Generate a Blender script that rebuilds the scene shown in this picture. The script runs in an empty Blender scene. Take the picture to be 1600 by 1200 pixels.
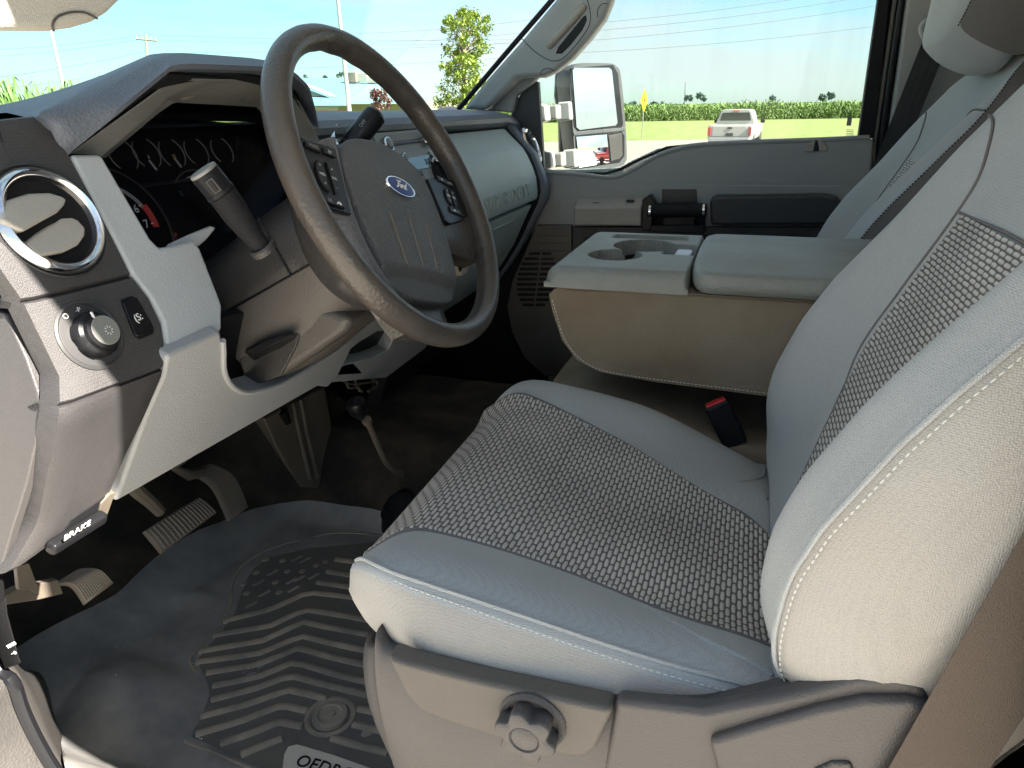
import bpy, bmesh, math, random
import numpy as np
from mathutils import Vector, Matrix, noise
random.seed(7)
R_ = math.radians
sc = bpy.context.scene
COL = sc.collection

# ---------------------------------------------------------------- camera
CAM = np.array([-1.10, 0.0, 0.80]); FPX = 1111.0
_y, _p, _r = R_(18.3), R_(21.2), .0146
FW = np.array([math.cos(_y)*math.cos(_p), math.sin(_y)*math.cos(_p), -math.sin(_p)])
_r0 = np.array([math.sin(_y), -math.cos(_y), 0.]); _u0 = np.cross(_r0, FW)
RT = _r0*math.cos(_r) - _u0*math.sin(_r); UP = np.cross(RT, FW)
cam_d = bpy.data.cameras.new('camera'); cam = bpy.data.objects.new('camera', cam_d); COL.objects.link(cam)
cam_d.sensor_width = 36; cam_d.lens = FPX/1600*36; cam_d.clip_start = .02; cam_d.clip_end = 5000
cam.matrix_world = Matrix(((RT[0], UP[0], -FW[0], CAM[0]), (RT[1], UP[1], -FW[1], CAM[1]), (RT[2], UP[2], -FW[2], CAM[2]), (0, 0, 0, 1)))
sc.camera = cam

# ---------------------------------------------------------------- sky, sun, exposure
SUN_AZ, SUN_EL = 190.8, 41.0       # degrees clockwise from +Y (front of the truck)
w = bpy.data.worlds.new("World"); sc.world = w; w.use_nodes = True
nt = w.node_tree; nt.nodes.clear()
def wn(t, **k):
    n = nt.nodes.new(t)
    for a, b in k.items(): setattr(n, a, b)
    return n
sky = wn('ShaderNodeTexSky', sky_type='NISHITA', sun_disc=False, sun_elevation=R_(SUN_EL), sun_rotation=R_(SUN_AZ), air_density=1.0, dust_density=.6, ozone_density=1.6, altitude=200)
bg = wn('ShaderNodeBackground'); bg.inputs['Strength'].default_value = .05
wo = wn('ShaderNodeOutputWorld'); tc = wn('ShaderNodeTexCoord')
mp = wn('ShaderNodeMapping'); mp.inputs['Scale'].default_value = (1.2, 1.2, 7.5)
no = wn('ShaderNodeTexNoise'); no.inputs['Scale'].default_value = 1.7; no.inputs['Detail'].default_value = 7; no.inputs['Roughness'].default_value = .55
rp = wn('ShaderNodeValToRGB'); rp.color_ramp.elements[0].position = .40; rp.color_ramp.elements[1].position = .60
rp.color_ramp.elements[1].color = (.85, .85, .85, 1); rp.color_ramp.elements[0].color = (.20, .20, .20, 1)
mx = wn('ShaderNodeMixRGB'); mx.inputs['Color2'].default_value = (3.5, 3.7, 3.75, 1)
tint = wn('ShaderNodeMixRGB', blend_type='MULTIPLY'); tint.inputs['Fac'].default_value = 1; tint.inputs['Color2'].default_value = (.58, .80, .88, 1)
L = nt.links.new
L(tc.outputs['Generated'], mp.inputs['Vector']); L(mp.outputs[0], no.inputs['Vector']); L(no.outputs['Fac'], rp.inputs['Fac'])
L(sky.outputs[0], tint.inputs['Color1']); L(tint.outputs[0], mx.inputs['Color1']); L(rp.outputs[0], mx.inputs['Fac'])
L(mx.outputs[0], bg.inputs['Color']); L(bg.outputs[0], wo.inputs['Surface'])
sl = bpy.data.lights.new('sun', 'SUN'); sl.energy = 5.0; sl.angle = R_(.55); sl.color = (1, .93, .82)
so = bpy.data.objects.new('sun', sl); COL.objects.link(so)
_a, _e = R_(SUN_AZ), R_(SUN_EL)
so.rotation_euler = Vector((math.sin(_a)*math.cos(_e), math.cos(_a)*math.cos(_e), math.sin(_e))).to_track_quat('Z', 'Y').to_euler()
sc.view_settings.view_transform = 'Standard'; sc.view_settings.look = 'None'; sc.view_settings.gamma = 1
sc.view_settings.exposure = 2.45
sc.render.engine = 'CYCLES'
sc.cycles.use_denoising = True; sc.cycles.max_bounces = 10; sc.cycles.diffuse_bounces = 6; sc.cycles.transparent_max_bounces = 24
sc.cycles.caustics_reflective = False; sc.cycles.caustics_refractive = False; sc.cycles.sample_clamp_indirect = 8

# ---------------------------------------------------------------- geometry helpers
def ray(x, y): return FW + RT*(x-800)/FPX + UP*(600-y)/FPX
def U(x, y, **k):
    """the point of the place that the photograph shows at pixel x, y, on a plane X=, Y=, Z= or at depth D="""
    d = ray(x, y); (a, v), = k.items()
    if a == 'D': return CAM + d*v
    i = 'XYZ'.index(a); return CAM + d*(v-CAM[i])/d[i]
def UP_(x, y, pt, n, off=0.):
    d = ray(x, y); n = np.array(n, float); n /= np.linalg.norm(n); pt = np.array(pt, float) + n*off
    return CAM + d*((pt-CAM) @ n)/(d @ n)
V3 = lambda *a: np.array(a, float)
def unit(v): v = np.array(v, float); return v/np.linalg.norm(v)
LOC = {}
def link(o, par=None, base=None):
    COL.objects.link(o)
    if par is not None: o.parent = par
    return o
def thing(name, label, cat, loc=(0, 0, 0), group=None):
    o = bpy.data.objects.new(name, None); o.empty_display_size = .05; link(o); o.location = loc
    LOC[o.name] = np.array(loc, float); o['label'] = label; o['category'] = cat
    if group: o['group'] = group
    return o
def tag(o, label, cat, group=None):
    o['label'] = label; o['category'] = cat
    if group: o['group'] = group
    return o
def struct(o): o['kind'] = 'structure'; return o
def stuff(o): o['kind'] = 'stuff'; return o
def base_of(par): return LOC.get(par.name, np.zeros(3)) if par is not None else np.zeros(3)
class MB:
    def __init__(s): s.v = []; s.f = []; s.uv = {}
    def add(s, vs, fs):
        n = len(s.v); s.v += [tuple(map(float, q)) for q in vs]; s.f += [tuple(i+n for i in f) for f in fs]; return n
    def box(s, c, sz, rot=None):
        c = np.array(c, float); h = np.array(sz, float)/2
        M = np.array(rot) if rot is not None else np.eye(3)
        vs = [c + M @ (h*np.array([i, j, k])) for i in (-1, 1) for j in (-1, 1) for k in (-1, 1)]
        s.add(vs, [(0, 1, 3, 2), (4, 6, 7, 5), (0, 4, 5, 1), (2, 3, 7, 6), (0, 2, 6, 4), (1, 5, 7, 3)]); return s
    def prism(s, pts, vec):
        pts = [np.array(p, float) for p in pts]; n = len(pts); vec = np.array(vec, float)
        s.add(pts + [p+vec for p in pts], [tuple(range(n)), tuple(range(2*n-1, n-1, -1))] + [(i, n+i, n+(i+1) % n, (i+1) % n) for i in range(n)]); return s
    def frame(s, outer, inner, vec):
        """ring between two outlines with the same number of points, extruded"""
        n = len(outer); vec = np.array(vec, float); o = [np.array(p, float) for p in outer]; q = [np.array(p, float) for p in inner]
        vs = o + q + [p+vec for p in o] + [p+vec for p in q]; fs = []
        for i in range(n):
            j = (i+1) % n
            fs += [(i, j, n+j, n+i), (2*n+j, 2*n+i, 3*n+i, 3*n+j), (i, 2*n+i, 2*n+j, j), (n+j, 3*n+j, 3*n+i, n+i)]
        s.add(vs, fs); return s
    def grid(s, rows, closed_u=False, closed_v=False, uv=None):
        m, n = len(rows), len(rows[0]); b = s.add([p for r in rows for p in r], [])
        for i in range(m if closed_v else m-1):
            for j in range(n if closed_u else n-1):
                s.f.append((b+i*n+j, b+i*n+(j+1) % n, b+((i+1) % m)*n+(j+1) % n, b+((i+1) % m)*n+j))
        if uv is not None:
            for i in range(m):
                for j in range(n): s.uv[b+i*n+j] = uv[i][j]
        return s
    def loft(s, secs, cap=True):
        n = len(secs[0]); b = s.add([p for r in secs for p in r], [])
        for i in range(len(secs)-1):
            for j in range(n): s.f.append((b+i*n+j, b+i*n+(j+1) % n, b+(i+1)*n+(j+1) % n, b+(i+1)*n+j))
        if cap:
            s.f.append(tuple(b+j for j in range(n-1, -1, -1))); s.f.append(tuple(b+(len(secs)-1)*n+j for j in range(n)))
        return s
    def tube(s, pts, r, seg=10, cap=True, flat=1., up=None):
        pts = [np.array(p, float) for p in pts]; rs = r if hasattr(r, '__len__') else [r]*len(pts); secs = []; prev = None
        for i, p in enumerate(pts):
            t = unit(pts[min(i+1, len(pts)-1)] - pts[max(i-1, 0)])
            a = np.array(up, float) if up is not None else (prev if prev is not None else (V3(0, 0, 1) if abs(t[2]) < .9 else V3(1, 0, 0)))
            x = unit(np.cross(t, a)); y = np.cross(x, t); prev = y
            secs.append([p + rs[i]*(math.cos(k*2*math.pi/seg)*x + flat*math.sin(k*2*math.pi/seg)*y) for k in range(seg)])
        return s.loft(secs, cap)
    def lathe(s, o, ax, prof, seg=32, cap=True, ex=None):
        """prof: (radius, distance along ax)"""
        o = np.array(o, float); ax = unit(ax); a = unit(np.cross(ax, V3(0, 0, 1) if abs(ax[2]) < .9 else V3(1, 0, 0))); b = np.cross(ax, a)
        secs = [[o + ax*h + r*(math.cos(k*2*math.pi/seg)*a + math.sin(k*2*math.pi/seg)*b) for k in range(seg)] for r, h in prof]
        return s.loft(secs, cap)
    def build(s, name, m, par=None, smooth=True, bevel=0, seg=2, sub=0, angle=35, weld=False):
        me = bpy.data.meshes.new(name); off = base_of(par)
        me.from_pydata([tuple(np.array(q)-off) for q in s.v], [], s.f); me.validate()
        if s.uv:
            ul = me.uv_layers.new(name='UVMap')
            for lp in me.loops: ul.data[lp.index].uv = s.uv.get(lp.vertex_index, (0, 0))
        bm = bmesh.new(); bm.from_mesh(me)
        if weld: bmesh.ops.remove_doubles(bm, verts=bm.verts, dist=1e-5)
        bmesh.ops.recalc_face_normals(bm, faces=bm.faces); bm.to_mesh(me); bm.free()
        if m is not None: me.materials.append(m)
        if smooth:
            me.shade_smooth()
            if sub == 0: me.set_sharp_from_angle(angle=R_(angle))
        o = bpy.data.objects.new(name, me); link(o, par); LOC[o.name] = off
        if bevel:
            b = o.modifiers.new('bevel', 'BEVEL'); b.width = bevel; b.segments = seg; b.limit_method = 'ANGLE'; b.angle_limit = R_(35); b.harden_normals = True
        if sub:
            b = o.modifiers.new('sub', 'SUBSURF'); b.levels = b.render_levels = sub
        return o
def cr(pts, n=6, closed=False):
    """Catmull-Rom through points"""
    pts = [np.array(p, float) for p in pts]; m = len(pts); out = []
    for i in range(m if closed else m-1):
        p0 = pts[(i-1) % m] if closed or i > 0 else 2*pts[0]-pts[1]; p1 = pts[i]; p2 = pts[(i+1) % m]
        p3 = pts[(i+2) % m] if closed or i < m-2 else 2*pts[-1]-pts[-2]
        for k in range(n):
            t = k/n; out.append(.5*(2*p1+(p2-p0)*t+(2*p0-5*p1+4*p2-p3)*t*t+(3*p1-p0-3*p2+p3)*t**3))
    if not closed: out.append(pts[-1])
    return out
def ix(pts, n):
    pts = np.array(pts, float); return [np.array([np.interp(t, range(len(pts)), pts[:, k]) for k in range(3)]) for t in np.linspace(0, len(pts)-1, n)]
def resample(pts, n):
    pts = np.array(pts, float); d = np.r_[0, np.cumsum(np.linalg.norm(np.diff(pts, axis=0), axis=1))]
    return [np.array([np.interp(t, d, pts[:, k]) for k in range(pts.shape[1])]) for t in np.linspace(0, d[-1], n)]
def sm(a, b, x): t = min(1, max(0, (x-a)/(b-a))); return t*t*(3-2*t)
def text(name, s, o, ex, ey, size, m, par=None, depth=.0008, align='CENTER', font_shear=0., spacing=1., kind=None):
    cu = bpy.data.curves.new(name, 'FONT'); cu.body = s; cu.size = size; cu.extrude = depth; cu.align_x = align; cu.align_y = 'CENTER'; cu.shear = font_shear; cu.space_character = spacing
    cu.resolution_u = 3
    cu.materials.append(m); ob = bpy.data.objects.new(name, cu); link(ob, par)
    ex = unit(ex); ey = unit(np.array(ey, float) - ex*np.dot(ex, ey)); ez = np.cross(ex, ey); o = np.array(o, float) - base_of(par)
    ob.matrix_local = Matrix(((ex[0], ey[0], ez[0], o[0]), (ex[1], ey[1], ez[1], o[1]), (ex[2], ey[2], ez[2], o[2]), (0, 0, 0, 1)))
    return ob
def copy_tree(o, par=None):
    c = o.copy(); COL.objects.link(c)
    if par is not None: c.parent = par
    for ch in list(o.children): copy_tree(ch, c)
    return c

# ---------------------------------------------------------------- materials
def mat(name, col, rough=.5, metal=0., grain=None, var=None, weave=None, spec=.5, col2=None, vscale=6, coat=0., emis=None, sheen=0., wr=0., scuff=0.):
    """grain=(scale per metre, bump); var = strength of large colour variation towards col2; weave=(scale, bump, contrast)"""
    m = bpy.data.materials.new(name); m.use_nodes = True; n = m.node_tree; b = n.nodes['Principled BSDF']; lk = n.links.new
    b.inputs['Base Color'].default_value = (*col, 1); b.inputs['Roughness'].default_value = rough; b.inputs['Metallic'].default_value = metal
    b.inputs['Specular IOR Level'].default_value = spec
    if coat: b.inputs['Coat Weight'].default_value = coat
    if sheen: b.inputs['Sheen Weight'].default_value = sheen
    if emis: b.inputs['Emission Color'].default_value = (*emis[:3], 1); b.inputs['Emission Strength'].default_value = emis[3]
    t = n.nodes.new('ShaderNodeTexCoord'); cur = None
    def mixc(fac, a, c2):
        q = n.nodes.new('ShaderNodeMixRGB'); lk(fac, q.inputs['Fac'])
        if a is None: q.inputs['Color1'].default_value = (*col, 1)
        else: lk(a, q.inputs['Color1'])
        q.inputs['Color2'].default_value = (*c2, 1); return q.outputs[0]
    hs = []
    if var:
        z = n.nodes.new('ShaderNodeTexNoise'); z.inputs['Scale'].default_value = vscale; z.inputs['Detail'].default_value = 8; z.inputs['Roughness'].default_value = .62; lk(t.outputs['Object'], z.inputs['Vector'])
        r = n.nodes.new('ShaderNodeValToRGB'); r.color_ramp.elements[0].position = .40; r.color_ramp.elements[1].position = .72; r.color_ramp.elements[0].color = (0, 0, 0, 1); r.color_ramp.elements[1].color = (var, var, var, 1)
        lk(z.outputs['Fac'], r.inputs['Fac']); cur = mixc(r.outputs[0], cur, col2 or tuple(c*.6 for c in col))
        rr = n.nodes.new('ShaderNodeMath'); rr.operation = 'MULTIPLY_ADD'; lk(z.outputs['Fac'], rr.inputs[0]); rr.inputs[1].default_value = .35; rr.inputs[2].default_value = rough-.17; lk(rr.outputs[0], b.inputs['Roughness'])
    if scuff:
        z2 = n.nodes.new('ShaderNodeTexNoise'); z2.inputs['Scale'].default_value = 34; z2.inputs['Detail'].default_value = 12; z2.inputs['Roughness'].default_value = .8; z2.inputs['Distortion'].default_value = .6; lk(t.outputs['Object'], z2.inputs['Vector'])
        r2 = n.nodes.new('ShaderNodeValToRGB'); r2.color_ramp.elements[0].position = .56; r2.color_ramp.elements[1].position = .78; r2.color_ramp.elements[0].color = (0, 0, 0, 1); r2.color_ramp.elements[1].color = (scuff, scuff, scuff, 1)
        lk(z2.outputs['Fac'], r2.inputs['Fac']); cur = mixc(r2.outputs[0], cur, tuple(min(1, c*1.6+.05) for c in col))
    if wr:
        zw = n.nodes.new('ShaderNodeTexNoise'); zw.inputs['Scale'].default_value = 11; zw.inputs['Detail'].default_value = 2; lk(t.outputs['Object'], zw.inputs['Vector']); hs.append((zw.outputs['Fac'], wr, .010))
    if weave:
        vo = n.nodes.new('ShaderNodeTexVoronoi'); vo.inputs['Scale'].default_value = weave[0]; vo.inputs['Randomness'].default_value = .45; lk(t.outputs['Object'], vo.inputs['Vector'])
        r = n.nodes.new('ShaderNodeValToRGB'); r.color_ramp.elements[0].position = .25; r.color_ramp.elements[1].position = .75; r.color_ramp.elements[0].color = (0, 0, 0, 1); r.color_ramp.elements[1].color = (weave[2],)*3+(1,)
        lk(vo.outputs['Distance'], r.inputs['Fac']); cur = mixc(r.outputs[0], cur, tuple(c*.45 for c in col)); hs.append((vo.outputs['Distance'], -weave[1], .0010))
    if grain:
        z = n.nodes.new('ShaderNodeTexVoronoi' if grain[0] > 250 else 'ShaderNodeTexNoise'); z.inputs['Scale'].default_value = grain[0]; lk(t.outputs['Object'], z.inputs['Vector'])
        if grain[0] <= 250: z.inputs['Detail'].default_value = 5
        hs.append((z.outputs[0], grain[1], .0012))
    prev = None
    for h, st, dist in hs:
        bp = n.nodes.new('ShaderNodeBump'); bp.inputs['Strength'].default_value = abs(st); bp.inputs['Distance'].default_value = dist; bp.invert = st < 0; lk(h, bp.inputs['Height'])
        if prev is not None: lk(prev, bp.inputs['Normal'])
        prev = bp.outputs[0]
    if prev is not None: lk(prev, b.inputs['Normal'])
    if cur is not None: lk(cur, b.inputs['Base Color'])
    m['_'] = 1
    return m
def glass_mat(name, tint_=(.93, .97, .95), refl=.07, dust=0., graze=.45):
    m = bpy.data.materials.new(name); m.use_nodes = True; n = m.node_tree; n.nodes.clear(); lk = n.links.new
    o = n.nodes.new('ShaderNodeOutputMaterial'); tr = n.nodes.new('ShaderNodeBsdfTransparent'); tr.inputs[0].default_value = (*tint_, 1)
    gl = n.nodes.new('ShaderNodeBsdfGlossy'); gl.inputs['Roughness'].default_value = .01
    fr = n.nodes.new('ShaderNodeLayerWeight'); fr.inputs['Blend'].default_value = .5
    pw = n.nodes.new('ShaderNodeMath'); pw.operation = 'POWER'; lk(fr.outputs['Facing'], pw.inputs[0]); pw.inputs[1].default_value = 5
    mu = n.nodes.new('ShaderNodeMath'); mu.operation = 'MULTIPLY_ADD'; mu.inputs[1].default_value = graze; mu.inputs[2].default_value = refl*.4; lk(pw.outputs[0], mu.inputs[0])
    mi = n.nodes.new('ShaderNodeMixShader'); lk(mu.outputs[0], mi.inputs[0]); lk(tr.outputs[0], mi.inputs[1]); lk(gl.outputs[0], mi.inputs[2])
    out = mi
    if dust:
        t = n.nodes.new('ShaderNodeTexCoord'); mpn = n.nodes.new('ShaderNodeMapping'); mpn.inputs['Scale'].default_value = (9, 26, 2.2); lk(t.outputs['Object'], mpn.inputs['Vector'])
        z = n.nodes.new('ShaderNodeTexNoise'); z.inputs['Scale'].default_value = 1.6; z.inputs['Detail'].default_value = 8; lk(mpn.outputs[0], z.inputs['Vector'])
        r = n.nodes.new('ShaderNodeValToRGB'); r.color_ramp.elements[0].position = .5; r.color_ramp.elements[1].position = .8; r.color_ramp.elements[1].color = (dust,)*3+(1,); lk(z.outputs['Fac'], r.inputs['Fac'])
        di = n.nodes.new('ShaderNodeBsdfDiffuse'); di.inputs[0].default_value = (.8, .8, .78, 1)
        m2 = n.nodes.new('ShaderNodeMixShader'); lk(r.outputs[0], m2.inputs[0]); lk(mi.outputs[0], m2.inputs[1]); lk(di.outputs[0], m2.inputs[2]); out = m2
    lk(out.outputs[0], o.inputs['Surface']); return m
M = {}
M['dash_dark'] = mat('dark grained vinyl', (.115, .132, .165), .5, grain=(330, .5), scuff=.2, var=.25, vscale=5, col2=(.14, .145, .16))
M['dash_panel'] = mat('dark fine textured plastic', (.055, .052, .055), .55, weave=(900, .5, .6), scuff=.3, var=.3, vscale=7, col2=(.12, .11, .10))
M['trim_light'] = mat('light grey plastic trim', (.45, .475, .495), .5, grain=(520, .25), scuff=.15, var=.25, vscale=8, col2=(.45, .455, .45))
M['knee'] = mat('warm light grey plastic', (.36, .366, .375), .55, grain=(620, .25), scuff=.2, var=.3, vscale=5, col2=(.27, .265, .24))
M['bezel'] = mat('matte grey bezel', (.21, .21, .20), .5, grain=(600, .25), var=.2, col2=(.14, .13, .12))
M['black'] = mat('black plastic', (.013, .013, .015), .36, spec=.16)
M['black_matte'] = mat('matte black plastic', (.017, .017, .019), .65, grain=(300, .3), spec=.10)
M['gloss_black'] = mat('gloss black plastic', (.010, .010, .012), .32, spec=.35)
M['column'] = mat('brown grey column plastic', (.092, .083, .075), .48, scuff=.3, grain=(450, .3), var=.35, vscale=9, col2=(.095, .083, .072))
M['column_dark'] = mat('dark column plastic', (.030, .028, .028), .45, grain=(450, .3), var=.3, vscale=9, col2=(.06, .055, .05))
M['rim'] = mat('worn dark leather rim', (.056, .051, .048), .33, grain=(260, .3), var=.7, vscale=14, col2=(.095, .075, .058))
M['pad'] = mat('grained black vinyl', (.095, .096, .100), .45, scuff=.2, grain=(360, .7), var=.3, vscale=12, col2=(.06, .058, .055))
M['spoke'] = mat('grey spoke vinyl', (.13, .127, .135), .45, grain=(300, .8), var=.3, vscale=12, col2=(.13, .12, .11))
M['chrome'] = mat('worn chrome', (.78, .78, .80), .12, metal=1., var=.6, vscale=30, col2=(.45, .42, .38))
M['silver'] = mat('silver plastic', (.42, .43, .44), .32, metal=.6)
M['vane'] = mat('dusty grey vane plastic', (.38, .355, .32), .5, grain=(500, .2), var=.4, vscale=20, col2=(.52, .47, .40))
M['fabric'] = mat('grey knit fabric', (.420, .442, .452), .95, wr=.45, weave=(820, .6, .4), var=.30, vscale=5, col2=(.40, .405, .40), spec=.15, sheen=.2)
M['sill'] = mat('worn grey sill plastic', (.050, .047, .045), .5, grain=(380, .5), scuff=.2, var=.5, vscale=9, col2=(.085, .078, .07))
M['fabric_side'] = mat('light grey coarse fabric', (.395, .385, .37), .95, wr=.3, weave=(760, .5, .3), var=.35, vscale=7, col2=(.45, .39, .31), spec=.12, sheen=.2)  # coarser cloth; its warm tone also carries some ground bounce
M['fabric_dark'] = mat('dark bolster fabric', (.19, .18, .175), .95, weave=(820, .6, .45), spec=.15)  # darker cloth for seams, back panel and passenger side panels
M['console_v'] = mat('console grey vinyl', (.20, .22, .21), .5, grain=(260, .45), var=.5, vscale=9, col2=(.19, .165, .125))
M['console_f'] = mat('stained console fabric', (.25, .213, .162), .9, wr=.4, weave=(760, .6, .4), var=.8, vscale=6, col2=(.17, .12, .07), spec=.2)
M['piping'] = mat('seat piping', (.30, .32, .34), .8)
M['thread'] = mat('pale stitching thread', (.56, .57, .55), .8)
M['valance'] = mat('grey seat base plastic', (.062, .058, .059), .5, scuff=.2, grain=(700, .25), var=.35, vscale=8, col2=(.088, .080, .073))
M['valance_warm'] = mat('seat base plastic with bounce tint', (.085, .077, .069), .55, scuff=.2, grain=(700, .25), var=.3, vscale=8, col2=(.11, .097, .083))  # same plastic as the base, tan of the ground bounce in its colour
M['door'] = mat('grey door plastic', (.265, .275, .275), .5, grain=(420, .3), var=.2, vscale=4, col2=(.19, .185, .17))
M['door_dark'] = mat('dark door vinyl', (.022, .023, .026), .5, grain=(300, .3))
M['door_light'] = mat('light brown grey door plastic', (.31, .29, .26), .5, grain=(420, .3), var=.3, col2=(.19, .14, .12))
M['pillar'] = mat('pillar trim plastic', (.30, .315, .315), .6, grain=(480, .3), var=.2, col2=(.21, .21, .2))
M['carpet'] = mat('dark dusty carpet', (.034, .030, .026), 1, grain=(200, 1.), var=.8, vscale=10, col2=(.10, .080, .058), spec=.1)
M['mat_rubber'] = mat('dusty rubber mat', (.19, .19, .195), .42, scuff=.5, grain=(90, .25), var=.6, vscale=8, col2=(.46, .44, .40))
M['mat_rib'] = mat('worn rubber rib', (.21, .195, .17), .45, scuff=.5, grain=(120, .3), var=.8, vscale=12, col2=(.50, .42, .32))
M['mat_shade'] = mat('shaded rib gap rubber', (.11, .11, .112), .5, scuff=.4, grain=(120, .3), var=.9, vscale=14, col2=(.16, .145, .12))  # darker copy of the mat rubber, shade between the ribs in its colour
M['pedal'] = mat('worn pedal rubber', (.17, .14, .11), .5, grain=(220, .4), var=.7, vscale=30, col2=(.17, .15, .125))
M['steel'] = mat('dirty painted steel', (.15, .125, .10), .6, metal=.1, var=.8, vscale=16, col2=(.22, .18, .13))
M['belt'] = mat('brown grey belt webbing', (.125, .10, .082), .75, weave=(1300, .6, .4), var=.3, vscale=8, col2=(.10, .08, .07), spec=.3)
M['belt_dark'] = mat('black belt webbing', (.020, .020, .022), .7, weave=(700, .8, .4))
M['red'] = mat('red plastic', (.62, .035, .04), .4)
M['white'] = mat('white print', (.8, .8, .8), .5)
M['whitedim'] = mat('dim printed mark', (.34, .34, .33), .5)
M['redprint'] = mat('red print', (.75, .05, .04), .5)
M['yellowprint'] = mat('yellow print', (.75, .42, .03), .5)
M['blue'] = mat('blue enamel', (.010, .030, .20), .35)
M['headliner'] = mat('light headliner', (.50, .49, .46), .9)
M['visor'] = mat('visor fabric', (.46, .44, .39), .85, weave=(700, .4, .3))
M['flat_black'] = mat('flat black dial face', (.006, .006, .008), .8, spec=.1)
M['groove'] = mat('dusty groove', (.17, .145, .125), .7)
M['mirror'] = mat('mirror', (.92, .93, .94), .015, metal=1.)
M['glass'] = glass_mat('window glass', dust=.045)
M['windshield'] = glass_mat('windshield glass', (.90, .985, .97), .03, .03, .12)
M['lens'] = glass_mat('cluster lens', (.85, .85, .88), .008, 0., .03)
M['tinted'] = mat('opaque dark window fill', (.012, .013, .015), .08)  # opaque fill that stops sun coming through the rear windows
# ================================================================ OUTSIDE
GZ = -1.15
fh = unit(V3(FW[0], FW[1], 0)); rh = V3(fh[1], -fh[0], 0); C0 = V3(CAM[0], CAM[1], 0)
def GP(d, l, z=GZ): return C0 + fh*d + rh*l + V3(0, 0, z)
m_far = mat('grey road surface', (.20, .185, .155), .9, grain=(30, .3), var=.6, vscale=.8, col2=(.17, .155, .13))
m_conc = mat('pale concrete lot', (.60, .555, .49), .9, grain=(30, .3), var=.6, vscale=.8, col2=(.48, .43, .35))
m_grass = mat('mown grass', (.105, .145, .030), 1, var=1., vscale=.9, scuff=.6, col2=(.19, .20, .065), grain=(6, .6))
m_corn = mat('corn leaves', (.10, .18, .035), .7, var=.8, vscale=1.1, col2=(.16, .22, .06))
m_soil = mat('field ground', (.10, .12, .04), 1, var=.5, vscale=.3)
m_leafs = [mat('bright green leaves', (.25, .34, .06), .6), mat('mid green leaves', (.16, .24, .045), .6)]
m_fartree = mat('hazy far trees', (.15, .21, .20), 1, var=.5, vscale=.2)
m_bark = mat('bark', (.16, .13, .10), .9, grain=(30, .5))
m_polewhite = mat('pale galvanised pole', (.24, .23, .21), .5)
m_wood = mat('weathered wood pole', (.22, .18, .14), .9)
m_wire = mat('wire', (.10, .11, .12), .6)
m_teal = mat('teal metal roof', (.13, .27, .29), .45, var=.3, vscale=.5)
m_cream = mat('cream siding', (.36, .34, .28), .7)
m_white = mat('white car paint', (.35, .35, .335), .3, coat=.5)
m_tint = mat('dark car glass', (.02, .025, .03), .08)
m_tyre = mat('tyre', (.02, .02, .02), .8)

g = MB(); S = 3000
g.grid([[V3(-S, -S, GZ), V3(S, -S, GZ)], [V3(-S, S, GZ), V3(S, S, GZ)]])
struct(g.build('ground', m_soil, smooth=False))
def sheet(name, m, d0, d1, l0, l1, z, nl=24):
    b = MB(); b.grid([[GP(d, l, z) for l in np.linspace(l0, l1, nl)] for d in np.linspace(d0, d1, 6)]); return struct(b.build(name, m))
sheet('concrete_lot', m_conc, -30, 14, -30, 30, GZ+.010)
sheet('road', m_far, -80, 46, -90, 140, GZ+.005)
sheet('grass_verge', m_grass, 46, 105, -80, 160, GZ+.012)
def blades(b, p, h, n, spread, wdt, rnd):
    for k in range(n):
        a = rnd.uniform(0, 6.283); z0 = h*rnd.uniform(.0, .8); ln = rnd.uniform(.35, .6)*h*.6
        o = V3(math.cos(a), math.sin(a), 0); s = V3(-o[1], o[0], 0)*wdt
        q = p + V3(0, 0, z0)
        b.add([q-s*.6, q+s*.6, q+o*spread*.6+V3(0, 0, ln*.7)+s, q+o*spread*.6+V3(0, 0, ln*.7)-s, q+o*spread*1.2+V3(0, 0, ln*.55)], [(0, 1, 2, 3), (3, 2, 4)])
    s = V3(.02, 0, 0); b.add([p-s, p+s, p+s*.5+V3(0, 0, h), p-s*.5+V3(0, 0, h)], [(0, 1, 2, 3)])
rnd = random.Random(3)
b = MB()
for r in range(5):
    for l in np.arange(-12, 90, .36):
        p = GP(104+r*.9, l+rnd.uniform(-.15, .15)); blades(b, p, rnd.uniform(2.1, 2.5)+.22*math.sin(l*.31)*math.sin(l*.113+1), 8, .6, .07, rnd)
top = [[GP(d, l, GZ+2.15+.05*math.sin(l*1.3+d)) for l in np.linspace(-60, 190, 160)] for d in (109, 150, 400)]
b.grid(top); b.grid([[GP(108.6, l, GZ) for l in np.linspace(-60, 190, 60)], [GP(108.6, l, GZ+2.1) for l in np.linspace(-60, 190, 60)]])
o = b.build('cornfield', m_corn); stuff(o); tag(o, 'distant field of green corn beyond the mown grass, seen through the far door window', 'cornfield')
b = MB()
q0 = U(-60, 181, Z=.8001-.0) if False else None
for r in range(6):
    for t in np.arange(-16, 4, .22):
        d = ray(40, 165); d[2] = 0; d = unit(d); s = V3(d[1], -d[0], 0)
        p = C0 + d*(20+r*.7) + s*(t+rnd.uniform(-.1, .1)) + V3(0, 0, GZ); blades(b, p, rnd.uniform(2.4, 2.8), 15, .32, .028, rnd)
o = b.build('corn_patch', m_corn); stuff(o); tag(o, 'nearer stand of bright green corn beyond the windshield at the left', 'cornfield')

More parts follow.
